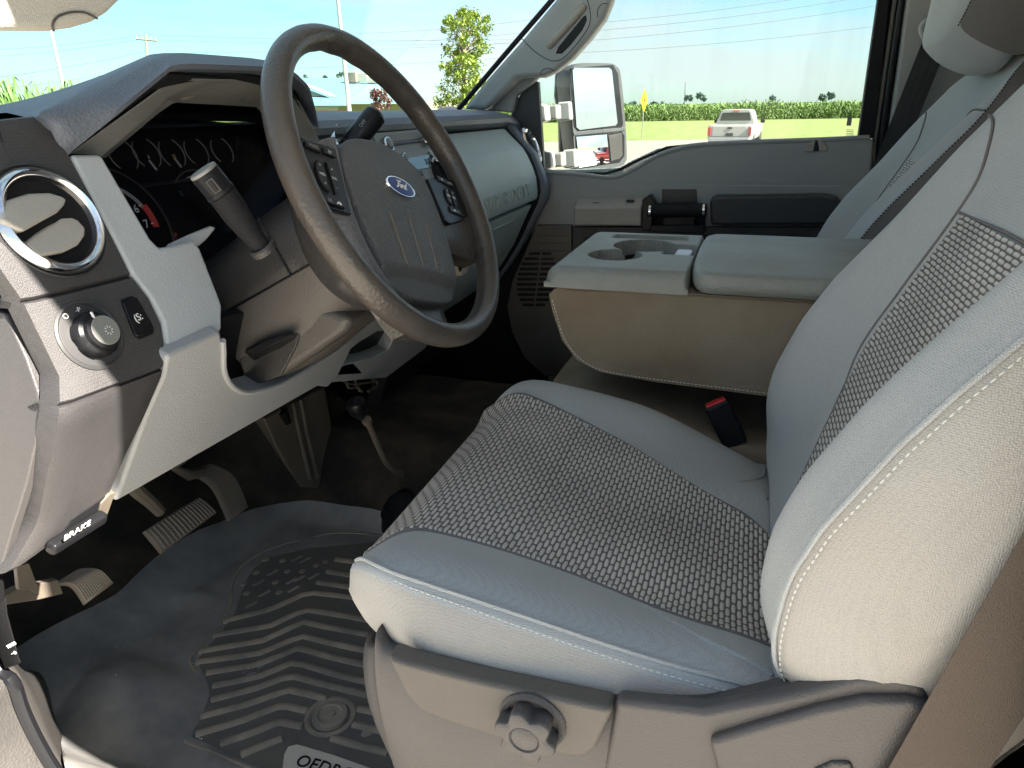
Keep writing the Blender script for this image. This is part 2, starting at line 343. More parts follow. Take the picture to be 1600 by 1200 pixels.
# far tree line, one object per clump
def clump(name, px, py, D, wpx, hpx, m, n=420, seed=1, label='', cat='tree', group=None, leaf=.05, trunk=None):
    rn = random.Random(seed); c = U(px, py, D=D); sx = wpx/FPX*D/2; sz = hpx/FPX*D/2
    par = thing(name, label, cat, (c[0], c[1], GZ), group)
    cc = []
    for k in range(max(5, n//60)):
        cc.append((c + rh*rn.uniform(-.75, .75)*sx + fh*rn.uniform(-.6, .6)*sx + V3(0, 0, rn.uniform(-.8, .85)*sz), rn.uniform(.25, .5)*min(sx, sz)))
    bb = MB()
    for k in range(n):
        q, r = cc[k % len(cc)]; v = unit(V3(rn.gauss(0, 1), rn.gauss(0, 1), rn.gauss(0, 1)))*r*rn.uniform(.5, 1.15)
        a = unit(V3(rn.gauss(0, 1), rn.gauss(0, 1), rn.gauss(0, 1))); e = unit(np.cross(a, V3(.3, .2, 1))); L_ = leaf*D*rn.uniform(.6, 1.3)/8
        p = q+v; bb.add([p-a*L_, p+e*L_*.6, p+a*L_, p-e*L_*.6], [(0, 1, 2, 3)])
    stuff_ = bb.build('crown', m, par)
    if trunk: MB().tube([V3(c[0], c[1], GZ), c+V3(0, 0, -sz*.2), c+V3(0, 0, sz*.6)], [trunk, trunk*.6, trunk*.2], 8).build('trunk', m_bark, par)
    return par
for i, (px, py, wv, hv) in enumerate([(1075, 155, 16, 9), (1096, 154, 16, 13), (1206, 155, 10, 9), (1285, 153, 12, 6), (1299, 151, 10, 8), (985, 164, 20, 8), (1030, 163, 30, 6)]):
    clump('far_tree', px, py, 230, wv, hv, m_fartree, 160, i, ['small far tree just right of the radio mast', 'second far tree right of the mast', 'lone far tree above the pickup right edge', 'low far bush left of the last far tree on the horizon', 'far tree nearest the right end of the horizon', 'far bush beside the yellow sign', 'low far scrub right of the yellow sign'][i], 'tree', 'far trees on the horizon', leaf=.03)
p0, p1 = U(1070, 165, D=240), U(1071, 128, D=240)
tag(MB().tube([p0, p1], [.35, .12], 6).build('radio_mast', m_wire), 'thin far radio mast on the horizon above the corn', 'mast')

# tall tree seen through the windshield
def big_tree():
    D = 46; c = U(724, 92, D=D); s = D/FPX; par = thing('poplar_tree', 'tall narrow bright green tree beyond the windshield left of the pillar', 'tree', (c[0], c[1], GZ))
    rn = random.Random(11); prof = [(17, 14), (30, 34), (50, 46), (70, 40), (95, 36), (120, 40), (145, 42), (165, 36), (185, 22)]
    base = V3(c[0], c[1], GZ); topz = U(724, 22, D=D)[2]
    MB().tube([base, V3(c[0]+.05, c[1], topz*.5), V3(c[0]-.05, c[1], topz*.95)], [.16, .10, .03], 8).build('trunk', m_bark, par)
    bb = [MB(), MB()]; lb = MB()
    for k in range(118):
        py = rn.uniform(20, 186); hw = np.interp(py, [a for a, _ in prof], [q for _, q in prof])*s
        a = rn.uniform(0, 6.283); rr = hw*math.sqrt(rn.uniform(.08, 1)); q = U(724 + 4*math.sin(py/30), py, D=D) + V3(math.cos(a), math.sin(a), 0)*rr
        lb.tube([V3(c[0], c[1], max(GZ+1, q[2]-rr*.9)), q], [.035, .01], 5)
        cr_ = rn.uniform(.16, .58)
        for j in range(rn.randint(60, 130)):
            v = unit(V3(rn.gauss(0, 1), rn.gauss(0, 1), rn.gauss(0, .9)))*cr_*rn.uniform(.2, 1.15); n_ = unit(V3(rn.gauss(0, 1), rn.gauss(0, 1), rn.gauss(0, 1))); e = unit(np.cross(n_, V3(.3, .2, 1))); L_ = rn.uniform(.06, .12)
            p = q+v; bb[rn.random() < .35].add([p-n_*L_, p+e*L_*.6, p+n_*L_, p-e*L_*.6], [(0, 1, 2, 3)])
    lb.build('limbs', m_bark, par); bb[0].build('crown', m_leafs[0], par); bb[1].build('crown', m_leafs[1], par)
big_tree()
m_purple = mat('reddish shrub leaves', (.20, .13, .11), .8, var=.5, vscale=3)
clump('shrub', 594, 156, 40, 38, 26, m_purple, 900, 21, 'dull reddish shrub in front of the teal roofed building', 'shrub', leaf=.02)
clump('shrub', 640, 162, 42, 60, 12, m_cream, 60, 22, 'low pale bush right of the reddish shrub', 'shrub', leaf=.02) if False else None
for i, (a, q) in enumerate([((455, 119), (475, 116)), ((480, 117), (560, 114))]):
    clump('far_tree', (a[0]+q[0])/2, (a[1]+q[1])/2+3, 160, q[0]-a[0]+20, 10, m_fartree, 260, 40+i, ['far low trees above the left end of the teal roof', 'far low tree row above the middle of the teal roof'][i], 'tree', leaf=.02)

# teal roofed building
def building():
    D = 62; par = thing('metal_building', 'low building with a teal metal roof and cream gable beyond the windshield', 'building', tuple(U(560, 185, D=D)))
    def q(x, y, dd): return U(x, y, D=dd)
    MB().prism([q(440, 158, 60)*V3(1, 1, 0)+V3(0, 0, GZ), q(700, 158, 60)*V3(1, 1, 0)+V3(0, 0, GZ), q(700, 158, 60), q(440, 158, 60)], fh*16).build('wall', m_cream, par, smooth=False)
    MB().loft([[q(440, 121, 69), q(440, 159, 58), q(440, 163, 58), q(440, 126, 69)], [q(618, 124, 69), q(665, 158, 58), q(665, 162, 58), q(618, 129, 69)]]).build('roof', m_teal, par, smooth=False)
    MB().prism([q(420, 150, 57), q(512, 150, 57), q(455, 128, 57)], fh*5).build('gable', m_cream, par, smooth=False)
    MB().loft([[q(408, 151, 56.6), q(455, 124, 56.6), q(460, 127, 56.6)], [q(408, 151, 62), q(455, 124, 62), q(460, 127, 62)]]).build('roof', m_teal, par, smooth=False)
    MB().loft([[q(450, 123, 56.6), q(516, 150, 56.6), q(516, 153, 56.6), q(450, 128, 56.6)], [q(450, 123, 62), q(516, 148, 62), q(516, 151, 62), q(450, 128, 62)]]).build('roof', m_teal, par, smooth=False)
    MB().loft([[q(440, 150, 57), q(440, 163, 54), q(440, 165, 54)], [q(528, 152, 57), q(545, 163, 54), q(545, 165, 54)]]).build('roof', m_teal, par, smooth=False)
    for i, (x, y, wx, hy) in enumerate([(551, 121, 12, 14), (568, 121, 9, 12), (583, 125, 8, 9)]):
        p = q(x, y, 66); MB().box(p, (wx/FPX*66, 1, hy/FPX*66)).build('roof_unit', m_bark if i == 0 else m_cream, par, smooth=False, bevel=.03)
building()
def car_hood():
    p = U(702, 172, D=16); par = thing('dark_car', 'roof of a dark parked car just above the dash beside the tree', 'car', (p[0], p[1], GZ))
    pts = [U(x, y, D=16) for x, y in [(672, 210), (678, 174), (688, 168), (702, 166), (716, 168), (728, 174), (734, 210)]]
    MB().prism(pts, fh*3).build('body', mat('dark car paint', (.03, .035, .04), .3, coat=.5), par, bevel=.05)
car_hood()

# poles and wires
def lightpole(pa, pb, D, label, w0):
    a, b_ = U(*pa, D=D), U(*pb, D=D); d = b_-a; bot = a - d*((a[2]-GZ)/d[2]); top = bot + (b_-bot)*1.35
    par = thing('light_pole', label, 'light pole', tuple(bot), 'tall light poles beyond the windshield')
    MB().tube([bot, top], [w0, w0*.6], 10).build('pole', m_polewhite, par)
    MB().lathe(bot, (0, 0, 1), [(w0*2, 0), (w0*2, .25), (w0*1.1, .5)], 12).build('base', m_conc, par)
lightpole((100, 140), (80, 50), 24, 'tall pale light pole beyond the far left of the dash', .075)
lightpole((545, 165), (528, 0), 24, 'tall pale light pole seen through the steering wheel opening', .085)
lightpole((9, 175), (0, 135), 30, 'short slanting pale post among the corn at the far left', .07)
def utility():
    D = 75; a, b_ = U(231, 175, D=D), U(228, 54, D=D); par = thing('utility_pole', 'far wooden utility pole with a crossarm above the dash', 'utility pole', (a[0], a[1], GZ))
    MB().tube([V3(a[0], a[1], GZ), b_], [.16, .12], 8).build('pole', m_wood, par)
    MB().box(U(229, 62, D=D), (.12, .12, .12)).tube([U(213, 61, D=D), U(245, 64, D=D)], .09, 6).build('crossarm', m_wood, par)
    for x, y in ((214, 58), (222, 58), (236, 59), (244, 61)): MB().lathe(U(x, y+2, D=D), (0, 0, 1), [(.07, 0), (.09, .1), (.05, .22)], 8).build('insulator', m_polewhite, par)
utility()
wires = [((-80, 79), (229, 54), 75, 'uppermost wire left of the far utility pole'), ((-80, 91), (214, 62), 75, 'second wire left of the far utility pole'), ((-80, 128), (228, 80), 75, 'lowest long wire left of the far utility pole'), ((-40, 140), (225, 105), 80, 'faint low wire just above the left dash'),
 ((229, 54), (900, 60), 75, 'uppermost wire right of the far utility pole'), ((244, 62), (900, 66), 75, 'second wire right of the far utility pole'), ((300, 82), (900, 60), 80, 'middle wire crossing behind the steering wheel top'), ((300, 110), (900, 82), 80, 'lowest wire crossing behind the steering wheel'), ((560, 52), (900, 20), 70, 'wire crossing behind the tall tree near its top'), ((560, 66), (900, 40), 70, 'second wire crossing behind the tall tree'),
 ((900, 38), (1400, -30), 55, 'topmost wire across the door window'), ((900, 50), (1420, -18), 55, 'second wire from the top across the door window'), ((880, 66), (1420, 0), 55, 'third wire across the door window'), ((860, 84), (1440, 31), 55, 'lowest wire across the door window')]
for i, (a, b_, D, lb) in enumerate(wires):
    A, B = U(*a, D=D), U(*b_, D=D); pts = [A+(B-A)*t - V3(0, 0, 1)*(.35*4*t*(1-t)) for t in np.linspace(0, 1, 14)]
    tag(MB().tube(pts, .018 if D > 60 else .016, 5).build('power_line', m_wire), lb, 'power line', 'overhead power lines')

# yellow road sign
def roadsign():
    a = U(1003, 217, Z=GZ); par = thing('road_sign', 'yellow diamond road sign on a thin post by the grass', 'road sign', tuple(a))
    D = (a-CAM) @ FW; m_y = mat('sign yellow', (.60, .33, .008), .5)
    n_ = unit(V3(-.45, -.90, 0)); s = V3(-n_[1], n_[0], 0); c = V3(a[0], a[1], 0) + V3(0, 0, U(1006, 157, D=D)[2]); h = .50*D/33
    MB().tube([a, c+V3(0, 0, .3)], .03, 6).build('post', m_polewhite, par)
    sx = 6.8/FPX*D/abs(s @ rh)
    MB().prism([c+n_*.04+V3(0, 0, h), c+n_*.04+s*sx, c+n_*.04-V3(0, 0, h), c+n_*.04-s*sx], -n_*.02).build('sign_plate', m_y, par, smooth=False)
    MB().prism([c+n_*.045+V3(0, 0, .13), c+n_*.045+s*.1, c+n_*.045-V3(0, 0, .13), c+n_*.045-s*.1], -n_*.003).build('symbol', m_tyre, par, smooth=False)
roadsign()

# white pickup on the lot
def pickup(center, yaw, paint, par):
    c, s = math.cos(yaw), math.sin(yaw); o = np.array(center, float)
    def T(x, y, z): return o + V3(c*x - s*y, s*x + c*y, z)
    def sec(y, w, zs):  # cross section: half-width w list, z list
        pts = [T(ww, y, zz) for ww, zz in zip(w, zs)]; return pts + [T(-ww, y, zz) for ww, zz in reversed(list(zip(w, zs)))]
    zs = [.45, .55, .85, 1.05, 1.12]
    MB().loft([sec(0, [.80, .88, .93, .92, .86], zs), sec(.12, [.88, .95, .98, .96, .90], zs), sec(3.0, [.88, .96, .99, .97, .92], zs), sec(5.2, [.88, .95, .98, .96, .88], zs), sec(5.6, [.75, .85, .88, .85, .7], zs)]).build('body', paint, par, bevel=.03)
    zc = [1.06, 1.25, 1.60, 1.72, 1.76]
    MB().loft([sec(1.85, [.88, .84, .70, .62, .5], zc), sec(2.15, [.90, .86, .74, .68, .55], zc), sec(3.3, [.90, .86, .74, .68, .55], zc), sec(4.1, [.88, .78, .60, .5, .4], [1.06, 1.14, 1.2, 1.24, 1.25])]).build('cab', paint, par, bevel=.03)
    MB().prism([T(-.70, 1.845, 1.27), T(.70, 1.845, 1.27), T(.60, 1.845, 1.62), T(-.60, 1.845, 1.62)], T(0, -.02, 0)-T(0, 0, 0)).build('rear_window', m_tint, par, bevel=.01)
    MB().box(T(0, -.012, .86), (1.50, .03, .42), [[c, -s, 0], [s, c, 0], [0, 0, 1]]).build('tailgate', paint, par, bevel=.02)
    MB().box(T(0, -.035, 1.0), (.20, .02, .07), [[c, -s, 0], [s, c, 0], [0, 0, 1]]).build('tailgate_handle', m_tyre, par)
    MB().box(T(0, -.12, .52), (1.75, .2, .16), [[c, -s, 0], [s, c, 0], [0, 0, 1]]).build('bumper', M['silver'], par, bevel=.03)
    MB().box(T(0, -.03, .72), (.32, .02, .14), [[c, -s, 0], [s, c, 0], [0, 0, 1]]).build('number_plate', m_tint, par)
    MB().box(T(0, 1.84, 1.69), (.3, .04, .04), [[c, -s, 0], [s, c, 0], [0, 0, 1]]).build('brake_light', M['red'], par)
    for q in (-1, 1):
        MB().box(T(.87*q, -.02, .86), (.13, .10, .36), [[c, -s, 0], [s, c, 0], [0, 0, 1]]).build('tail_light', mat('tail light red', (.35, .05, .05), .25) if q < 0 else bpy.data.materials['tail light red'], par, bevel=.02)
        MB().box(T(1.08*q, 3.5, 1.22), (.2, .1, .17), [[c, -s, 0], [s, c, 0], [0, 0, 1]]).build('wing_mirror', M['black'], par, bevel=.03)
        for y in (1.0, 4.6):
            wh = MB().lathe(T(.98*q, y, .38), T(-q, 0, 0)-T(0, 0, 0), [(.20, 0), (.36, .0), (.39, .04), (.39, .22), (.36, .26)], 20).build('wheel', m_tyre, par)
t_ = U(1137, 237, Z=GZ); t_ = V3(t_[0], t_[1], GZ)
pk = thing('pickup_truck', 'white pickup truck seen from behind on the lot through the door window', 'pickup truck', tuple(t_))
_d = ray(1137, 200); pickup(t_, math.atan2(_d[1], _d[0])-math.pi/2-.12, m_white, pk)
# vehicles that only the towing mirror shows, in a row behind the truck on the right
rn = random.Random(5)
for i in range(7):
    pnt = mat('parked car paint', [(.45, .03, .03), (.03, .04, .06), (.2, .22, .24), (.5, .5, .5), (.02, .02, .03), (.05, .08, .16), (.3, .3, .3)][i], .3, coat=.5)
    o_ = V3(3.3+i*.12, -17-i*3.5, GZ); pp = thing('parked_car', ['dark red', 'black', 'charcoal', 'silver', 'jet black', 'navy blue', 'mid grey'][i] + ' pickup in the row reflected by the small convex mirror', 'parked car', tuple(o_), 'vehicles in the reflected row'); pickup(o_, R_(-70), pnt, pp)
# ================================================================ CAB SHELL
# floor and carpet -------------------------------------------------
def floor_h(x, y):
    z = 0.
    z += .62*max(0, y-.86) + .5*max(0, y-1.02)
    z += .17*sm(-.04, .10, x)*(1-sm(.44, .58, x))            # tunnel hump
    z += .10*sm(-.60, -.70, x) if x < -.60 else 0
    return z
def FL(px, py, dz=0.):
    d = ray(px, py); t = .3
    while t < 3:
        p = CAM + d*t
        if p[2] <= floor_h(p[0], p[1]) + dz: break
        t += .01
    a, b = t-.01, t
    for _ in range(14):
        m_ = (a+b)/2; p = CAM + d*m_
        if p[2] <= floor_h(p[0], p[1]) + dz: b = m_
        else: a = m_
    return p
cp = struct(MB().grid([[V3(x, y, floor_h(x, y) + .003*noise.noise(Vector((x*14, y*14, 0)))) for x in np.linspace(-.74, .80, 100)] for y in np.linspace(-1.3, 1.22, 150)]).build('carpet', M['carpet']))
struct(MB().box((0, 1.24, .25), (1.62, .04, 1.0)).build('firewall', M['black_matte']))
# roof, rear wall, rear doors, pillars: closes the cab, with opaque side windows
_tw = 0
sh = thing('cab_body', 'headliner, rear wall and rear side walls that close the truck cab', 'truck cab', (0, -.6, 1.0))
MB().box((0, -.42, 1.22), (1.60, 1.75, .04)).build('headliner', M['headliner'], sh, bevel=.01)
MB().box((0, -1.32, .55), (1.64, .04, 1.4)).build('rear_wall', M['pillar'], sh)
MB().box((-.76, -.85, .30), (.06, .9, .62)).build('side_wall', M['pillar'], sh)
MB().box((.82, -.85, .30), (.06, .9, .62)).build('side_wall', M['pillar'], sh)
MB().box((-.76, -.85, 1.12), (.06, .9, .16)).build('side_wall', M['pillar'], sh)
MB().box((.82, -.85, 1.12), (.06, .9, .16)).build('side_wall', M['pillar'], sh)
for q in (-1, 1): MB().box((.785*q, -.86, .83), (.012, .88, .46)).build('window_sun_block', M['tinted'], sh)  # opaque panes added in the side windows to keep sun off the seat
MB().box((0, -.72, .22), (1.30, .42, .34)).build('rear_bench', M['fabric'], sh, bevel=.03)
MB().box((0, -1.05, .62), (1.30, .20, .62)).build('rear_bench', M['fabric'], sh, bevel=.03)
MB().prism([V3(-.79, -.26, -.1), V3(-.79, -.15, .6), V3(-.79, -.16, .95), V3(-.79, -.22, 1.22), V3(-.79, -.44, 1.22), V3(-.79, -.52, -.1)], (.05, 0, 0)).build('rear_pillar', M['pillar'], sh, bevel=.01)  # unseen pillar, front edge brought forward to shade the seat
MB().box((0, 1.5, .40), (1.7, .9, .50)).build('hood', mat('truck paint', (.55, .56, .55), .3, coat=.5), sh, bevel=.05)
MB().box((0, .6, -.22), (1.62, 3.8, .30)).build('underbody', M['black_matte'], sh)

MB().box((.845, .80, .20), (.03, 1.0, .86)).build('side_wall', M['black_matte'], sh)
# windshield
def ws(x, t): return V3(x, 1.08 - t*.66, .80 + t*.42)
wsn = MB().loft([[ws(x, t) + V3(0, .05*(1-x*x), 0) for t in np.linspace(0, 1, 6)] + [ws(x, t) + V3(0, .05*(1-x*x)+.004, .003) for t in np.linspace(1, 0, 6)] for x in np.linspace(-.74, .74, 13)]).build('windshield', M['windshield'])
tag(wsn, 'slightly green tinted windshield glass above the dashboard', 'windshield')
# ================================================================ SEATS
def insert_mat(name, pu, pv, light, dark):
    m = bpy.data.materials.new(name); m.use_nodes = True; n = m.node_tree; b = n.nodes['Principled BSDF']; lk = n.links.new
    def mt(op, a, b_=None, c=None):
        q = n.nodes.new('ShaderNodeMath'); q.operation = op
        for i, v in enumerate((a, b_, c)):
            if v is None: continue
            if isinstance(v, (int, float)): q.inputs[i].default_value = v
            else: lk(v, q.inputs[i])
        return q.outputs[0]
    uv = n.nodes.new('ShaderNodeUVMap'); uv.uv_map = 'UVMap'; sp = n.nodes.new('ShaderNodeSeparateXYZ'); lk(uv.outputs[0], sp.inputs[0])
    tc_ = n.nodes.new('ShaderNodeTexCoord'); nz = n.nodes.new('ShaderNodeTexNoise'); nz.inputs['Scale'].default_value = 30; lk(tc_.outputs['Object'], nz.inputs['Vector'])
    jit = mt('MULTIPLY', mt('SUBTRACT', nz.outputs['Fac'], .5), .25)
    v = mt('ADD', mt('DIVIDE', sp.outputs['Y'], pv), jit); row = mt('FLOOR', v); half = mt('MULTIPLY', mt('MODULO', mt('ABSOLUTE', row), 2), .5)
    u = mt('ADD', mt('DIVIDE', sp.outputs['X'], pu), half)
    a = mt('ABSOLUTE', mt('SUBTRACT', mt('FRACT', u), .5)); bb = mt('ABSOLUTE', mt('SUBTRACT', mt('FRACT', v), .5))
    e = mt('ADD', mt('POWER', mt('DIVIDE', a, .43), 3.5), mt('POWER', mt('DIVIDE', bb, .37), 2.6))
    r = n.nodes.new('ShaderNodeValToRGB'); r.color_ramp.elements[0].position = .95; r.color_ramp.elements[1].position = 1.35
    r.color_ramp.elements[0].color = (*light, 1); r.color_ramp.elements[1].color = (*dark, 1); lk(e, r.inputs['Fac'])
    st = mt('MULTIPLY_ADD', mt('SINE', mt('MULTIPLY', sp.outputs['X'], 6.283/.0016)), .12, .92)
    big = n.nodes.new('ShaderNodeTexNoise'); big.inputs['Scale'].default_value = 7; big.inputs['Detail'].default_value = 5; lk(tc_.outputs['Object'], big.inputs['Vector'])
    st = mt('MULTIPLY', st, mt('MULTIPLY_ADD', big.outputs['Fac'], .9, .55))
    mu = n.nodes.new('ShaderNodeMixRGB'); mu.blend_type = 'MULTIPLY'; mu.inputs['Fac'].default_value = 1; lk(r.outputs[0], mu.inputs['Color1'])
    cc = n.nodes.new('ShaderNodeCombineXYZ'); [lk(st, cc.inputs[i]) for i in range(3)]; lk(cc.outputs[0], mu.inputs['Color2'])
    lk(mu.outputs[0], b.inputs['Base Color']); b.inputs['Roughness'].default_value = .9; b.inputs['Specular IOR Level'].default_value = .15
    bp = n.nodes.new('ShaderNodeBump'); bp.inputs['Strength'].default_value = .8; bp.inputs['Distance'].default_value = .0012; bp.invert = True
    lk(mt('MINIMUM', e, 1.3), bp.inputs['Height']); lk(bp.outputs[0], b.inputs['Normal']); return m
M['insert'] = insert_mat('oval patterned seat fabric', .0165, .0048, (.58, .555, .525), (.15, .143, .138))

def pillow(outline, top, side, frame, name, m, par, inset=11, uvs=1., m2=None, m2test=None):
    """outline: closed list of (a, b); top(a, b) height; side: list of (outset, height drop, absolute base?) below the edge; frame(a, b, h) -> 3-D"""
    c = np.mean(np.array(outline), axis=0); rows = []; uv = []
    for k in range(1, inset+1):
        s = (k/inset)**.8; rr = []; uu = []
        for p in outline:
            q = c + (np.array(p)-c)*s; rr.append(frame(q[0], q[1], top(q[0], q[1]))); uu.append((q[0]*uvs, q[1]*uvs))
        rows.append(rr); uv.append(uu)
    N = len(outline); o = np.array(outline); nx = np.roll(o, -1, 0)-np.roll(o, 1, 0); nr = np.stack([nx[:, 1], -nx[:, 0]], 1); nr /= np.linalg.norm(nr, axis=1)[:, None]
    area = .5*np.sum(o[:, 0]*np.roll(o[:, 1], -1) - np.roll(o[:, 0], -1)*o[:, 1])
    if area < 0: nr = -nr
    edge = [top(*p) for p in outline]
    for so_, fr_ in side:      # so_: outset; fr_: function(edge height, i) -> height
        rows.append([frame(*(o[i]+nr[i]*(so_(i) if callable(so_) else so_)), fr_(edge[i], i)) for i in range(N)]); uv.append([tuple(o[i]) for i in range(N)])
    b = MB(); b.grid(rows, closed_u=True, uv=uv)
    cc = b.add([frame(c[0], c[1], top(*c))], []); b.uv[cc] = tuple(c)
    for j in range(N): b.f.append((cc, j, (j+1) % N))
    ob_ = b.build(name, m, par, sub=1)
    if m2 is not None:
        ob_.data.materials.append(m2)
        for pl in ob_.data.polygons:
            vi = [v for v in pl.vertices]; rr_ = min(v//N for v in vi)
            if rr_ >= inset and rr_ < len(rows) and m2test(*outline[vi[0] % N]): pl.material_index = 1
    return ob_

# --- driver seat
seat = thing('driver_seat', 'grey cloth driver seat with oval patterned inserts and a side adjuster knob, nearest the camera', 'car seat', (-.43, .1, .2))
def ctop(x, y):
    yy = (y+.10)/.40
    z = .388 + .040*sm(-.05, .30, y)                                   # rises to the front
    z -= .040*sm(.245, .335, y)**2                                      # waterfall front
    z += .030*sm(-.555, -.655, x)*(1-.35*yy) - .004*sm(-.64, -.69, x)  # outer bolster
    z += .020*sm(-.285, -.215, x)*sm(-.15, .1, y) - .020*sm(-.205, -.165, x)           # inner bolster
    z -= .040*sm(.14, -.10, y)*sm(-.36, -.20, x)
    z -= .010*math.exp(-((x+.42)/.10)**2)*sm(.30, .1, y)
    z -= .02*sm(-.02, -.12, y)
    return z
co = [(-.672, -.13), (-.672, .0), (-.670, .12), (-.668, .215), (-.661, .266), (-.638, .301), (-.595, .319), (-.42, .323), (-.28, .321), (-.215, .302), (-.180, .262), (-.168, .20), (-.168, .05), (-.17, -.13)]
co = [tuple(p) for p in resample(cr([V3(*p) for p in co], 8), 76)] + [tuple(p) for p in resample([V3(-.17, -.13), V3(-.672, -.13)], 26)[1:-1]]
def cbase(i):
    x, y = co[i]; return .345 + .022*sm(.2, .30, y)
cfr = lambda i: 1-max(.95*sm(-.655, -.60, co[i][0])*sm(.24, .312, co[i][1]), .62*sm(.20, .27, co[i][1]))
cush = pillow(co, ctop, [(.006, lambda e, i: e-.006), (lambda i: .019*cfr(i), lambda e, i: e-.03), (lambda i: .026*cfr(i), lambda e, i: (e+cbase(i))/2), (lambda i: .012*cfr(i), lambda e, i: cbase(i)+.008), (-.01, lambda e, i: cbase(i)-.01)], lambda a, b, h: V3(a, b, h), 'seat_cushion', M['fabric'], seat, m2=M['fabric_side'], m2test=lambda a, b: a < -.60)
def patch(c0, c1, nu, nv, f, lift, name, m, par, uvf=None, wrap=False):
    """patch between two 2-D curves of the same length, lying on a height function"""
    A = resample(cr([V3(*p) for p in c0], 8), nv); B = resample(cr([V3(*p) for p in c1], 8), nv); rows = []; uv = []
    for a, b in zip(A, B):
        r = []; u = []
        for t in np.linspace(0, 1, nu):
            q = a+(b-a)*t; l = lift - .004*(1 if t in (0, 1) else 0); r.append(f(q[0], q[1], l)); u.append((q[0], q[1]) if uvf is None else uvf(q[0], q[1]))
        rows.append(r); uv.append(u)
    if wrap:
        r0, u0 = rows[0], uv[0]
        for dy, dz in ((.0045, -.008), (.008, -.024), (.009, -.05)):
            rows.insert(0, [p+V3(0, dy, dz+.004) for p in r0]); uv.insert(0, [(a, b-dz) for a, b in u0])
    return MB().grid(rows, uv=uv).build(name, m, par)
cf = lambda a, b, l: V3(a, b, ctop(a, b)+l)
cfi = lambda a, b, l: V3(a, b, ctop(a, b)+l+.0012-.0026*math.exp(-((b-.175+.02*(a+.42))/.006)**2)-.0022*math.exp(-((a+.425)/.005)**2)*sm(.18, .165, b))
patch([(-.588, .321), (-.578, .25), (-.578, .12), (-.600, .02), (-.612, -.06), (-.60, -.085)], [(-.240, .321), (-.250, .25), (-.29, .12), (-.35, .02), (-.40, -.05), (-.45, -.085)], 90, 120, cfi, .0022, 'cushion_insert', M['insert'], seat, wrap=True)
None and MB().tube([cf(x, y, .0022) for x, y in [(-.578+.0, .300), (-.5, .308), (-.40, .311), (-.30, .308), (-.245, .300)]], .0018, 6).build('insert_seam', M['fabric_dark'], cush)
def seam(pts, f, name, m, par, r=.0016, lift=.0005, n=60): return MB().tube([f(p[0], p[1], lift) for p in resample(cr([V3(*p) for p in pts], 8), n)], r, 6).build(name, m, par)
seam([(-.588, .321), (-.578, .25), (-.578, .12), (-.600, .02), (-.612, -.06)], cf, 'insert_seam', M['fabric_dark'], cush)
seam([(-.240, .321), (-.250, .25), (-.29, .12), (-.35, .02), (-.40, -.05), (-.50, -.088), (-.6, -.085)], cf, 'insert_seam', M['fabric_dark'], cush)
seam([(-.672, -.10), (-.672, .0), (-.670, .12), (-.668, .215), (-.661, .266), (-.638, .301)], cf, 'piping', M['fabric'], cush, .0019, -.0002)
def stitches(path, name, par, m=None, L_=.0034, gap=.0018, r=.0007):
    d = np.r_[0, np.cumsum([np.linalg.norm(path[i+1]-path[i]) for i in range(len(path)-1)])]; P_ = np.array(path); b = MB(); s = 0
    at = lambda t: np.array([np.interp(t, d, P_[:, k]) for k in range(3)])
    while s+L_ < d[-1]: b.tube([at(s), at(s+L_/2), at(s+L_)], [r*.5, r, r*.5], 5); s += L_+gap
    return stuff(b.build(name, m or M['thread'], par))
stitches([V3(x-.0075, y, ctop(-.672, y)-.0045) for x, y in [tuple(p) for p in resample(cr([V3(-.671, -.09), V3(-.671, .05), V3(-.668, .17), V3(-.66, .25), V3(-.632, .296)], 8), 90)]], 'stitching', cush)
# crease folds beside the insert at the back
for pts in ([(-.60, .05), (-.635, .0), (-.655, -.05)], [(-.30, -.02), (-.24, -.05), (-.19, -.05)], [(-.33, -.05), (-.27, -.08), (-.2, -.09)]): seam(pts, cf, 'crease', M['fabric'], cush, .0022, -.0008, 16)

# --- driver backrest
def back_frame(x0, base, rec):
    cu, su = math.cos(R_(rec)), math.sin(R_(rec))
    def f(a, s, h): return V3(x0+a, base[0] - su*s + cu*h, base[1] + cu*s + su*h)
    return f
def btop(a, s, w_=.252):
    t = abs(a)/w_; z = .004
    if a < 0: bol = float(np.interp(s, [-.03, .02, .04, .06, .10, .144, .209, .25, .293, .35, .45, .6], [.0, .024, .048, .060, .075, .080, .077, .071, .062, .050, .024, .008]))
    else: bol = float(np.interp(s, [-.03, .0, .037, .077, .147, .206, .295, .384, .456, .6], [.0, .012, .038, .052, .058, .054, .037, .025, .010, .002]))
    z += bol*sm(.44, .84, t) - (.010 if a < 0 else .012)*sm(.86, 1.0, t)
    z -= .020*sm(.46, .60, s)*t
    z -= .0025*math.exp(-(a/.005)**2)*sm(.33, .30, s)
    return z
BF = back_frame(-.427, (-.065, .400), 25.5)
bo = [(-.246, .02), (-.256, .10), (-.258, .22), (-.250, .34), (-.232, .43), (-.19, .495), (-.10, .525), (.10, .525), (.19, .495), (.232, .43), (.250, .34), (.258, .22), (.256, .10), (.246, .02), (.20, -.015), (.10, -.02), (-.10, -.02), (-.20, -.015)]
bo = [tuple(p) for p in resample(cr([V3(*p) for p in bo], 6, True)+[V3(*bo[0])], 109)[:-1]]
back = pillow(bo, btop, [(.004, lambda e, i: e-.006), (.010, lambda e, i: e-.03), (.015, lambda e, i: e-.075), (.010, lambda e, i: e-.12), (-.012, lambda e, i: -.11), (-.05, lambda e, i: -.12)], BF, 'backrest', M['fabric'], seat, inset=16)
bfl = lambda a, s, l: BF(a, s, btop(a, s)+l)
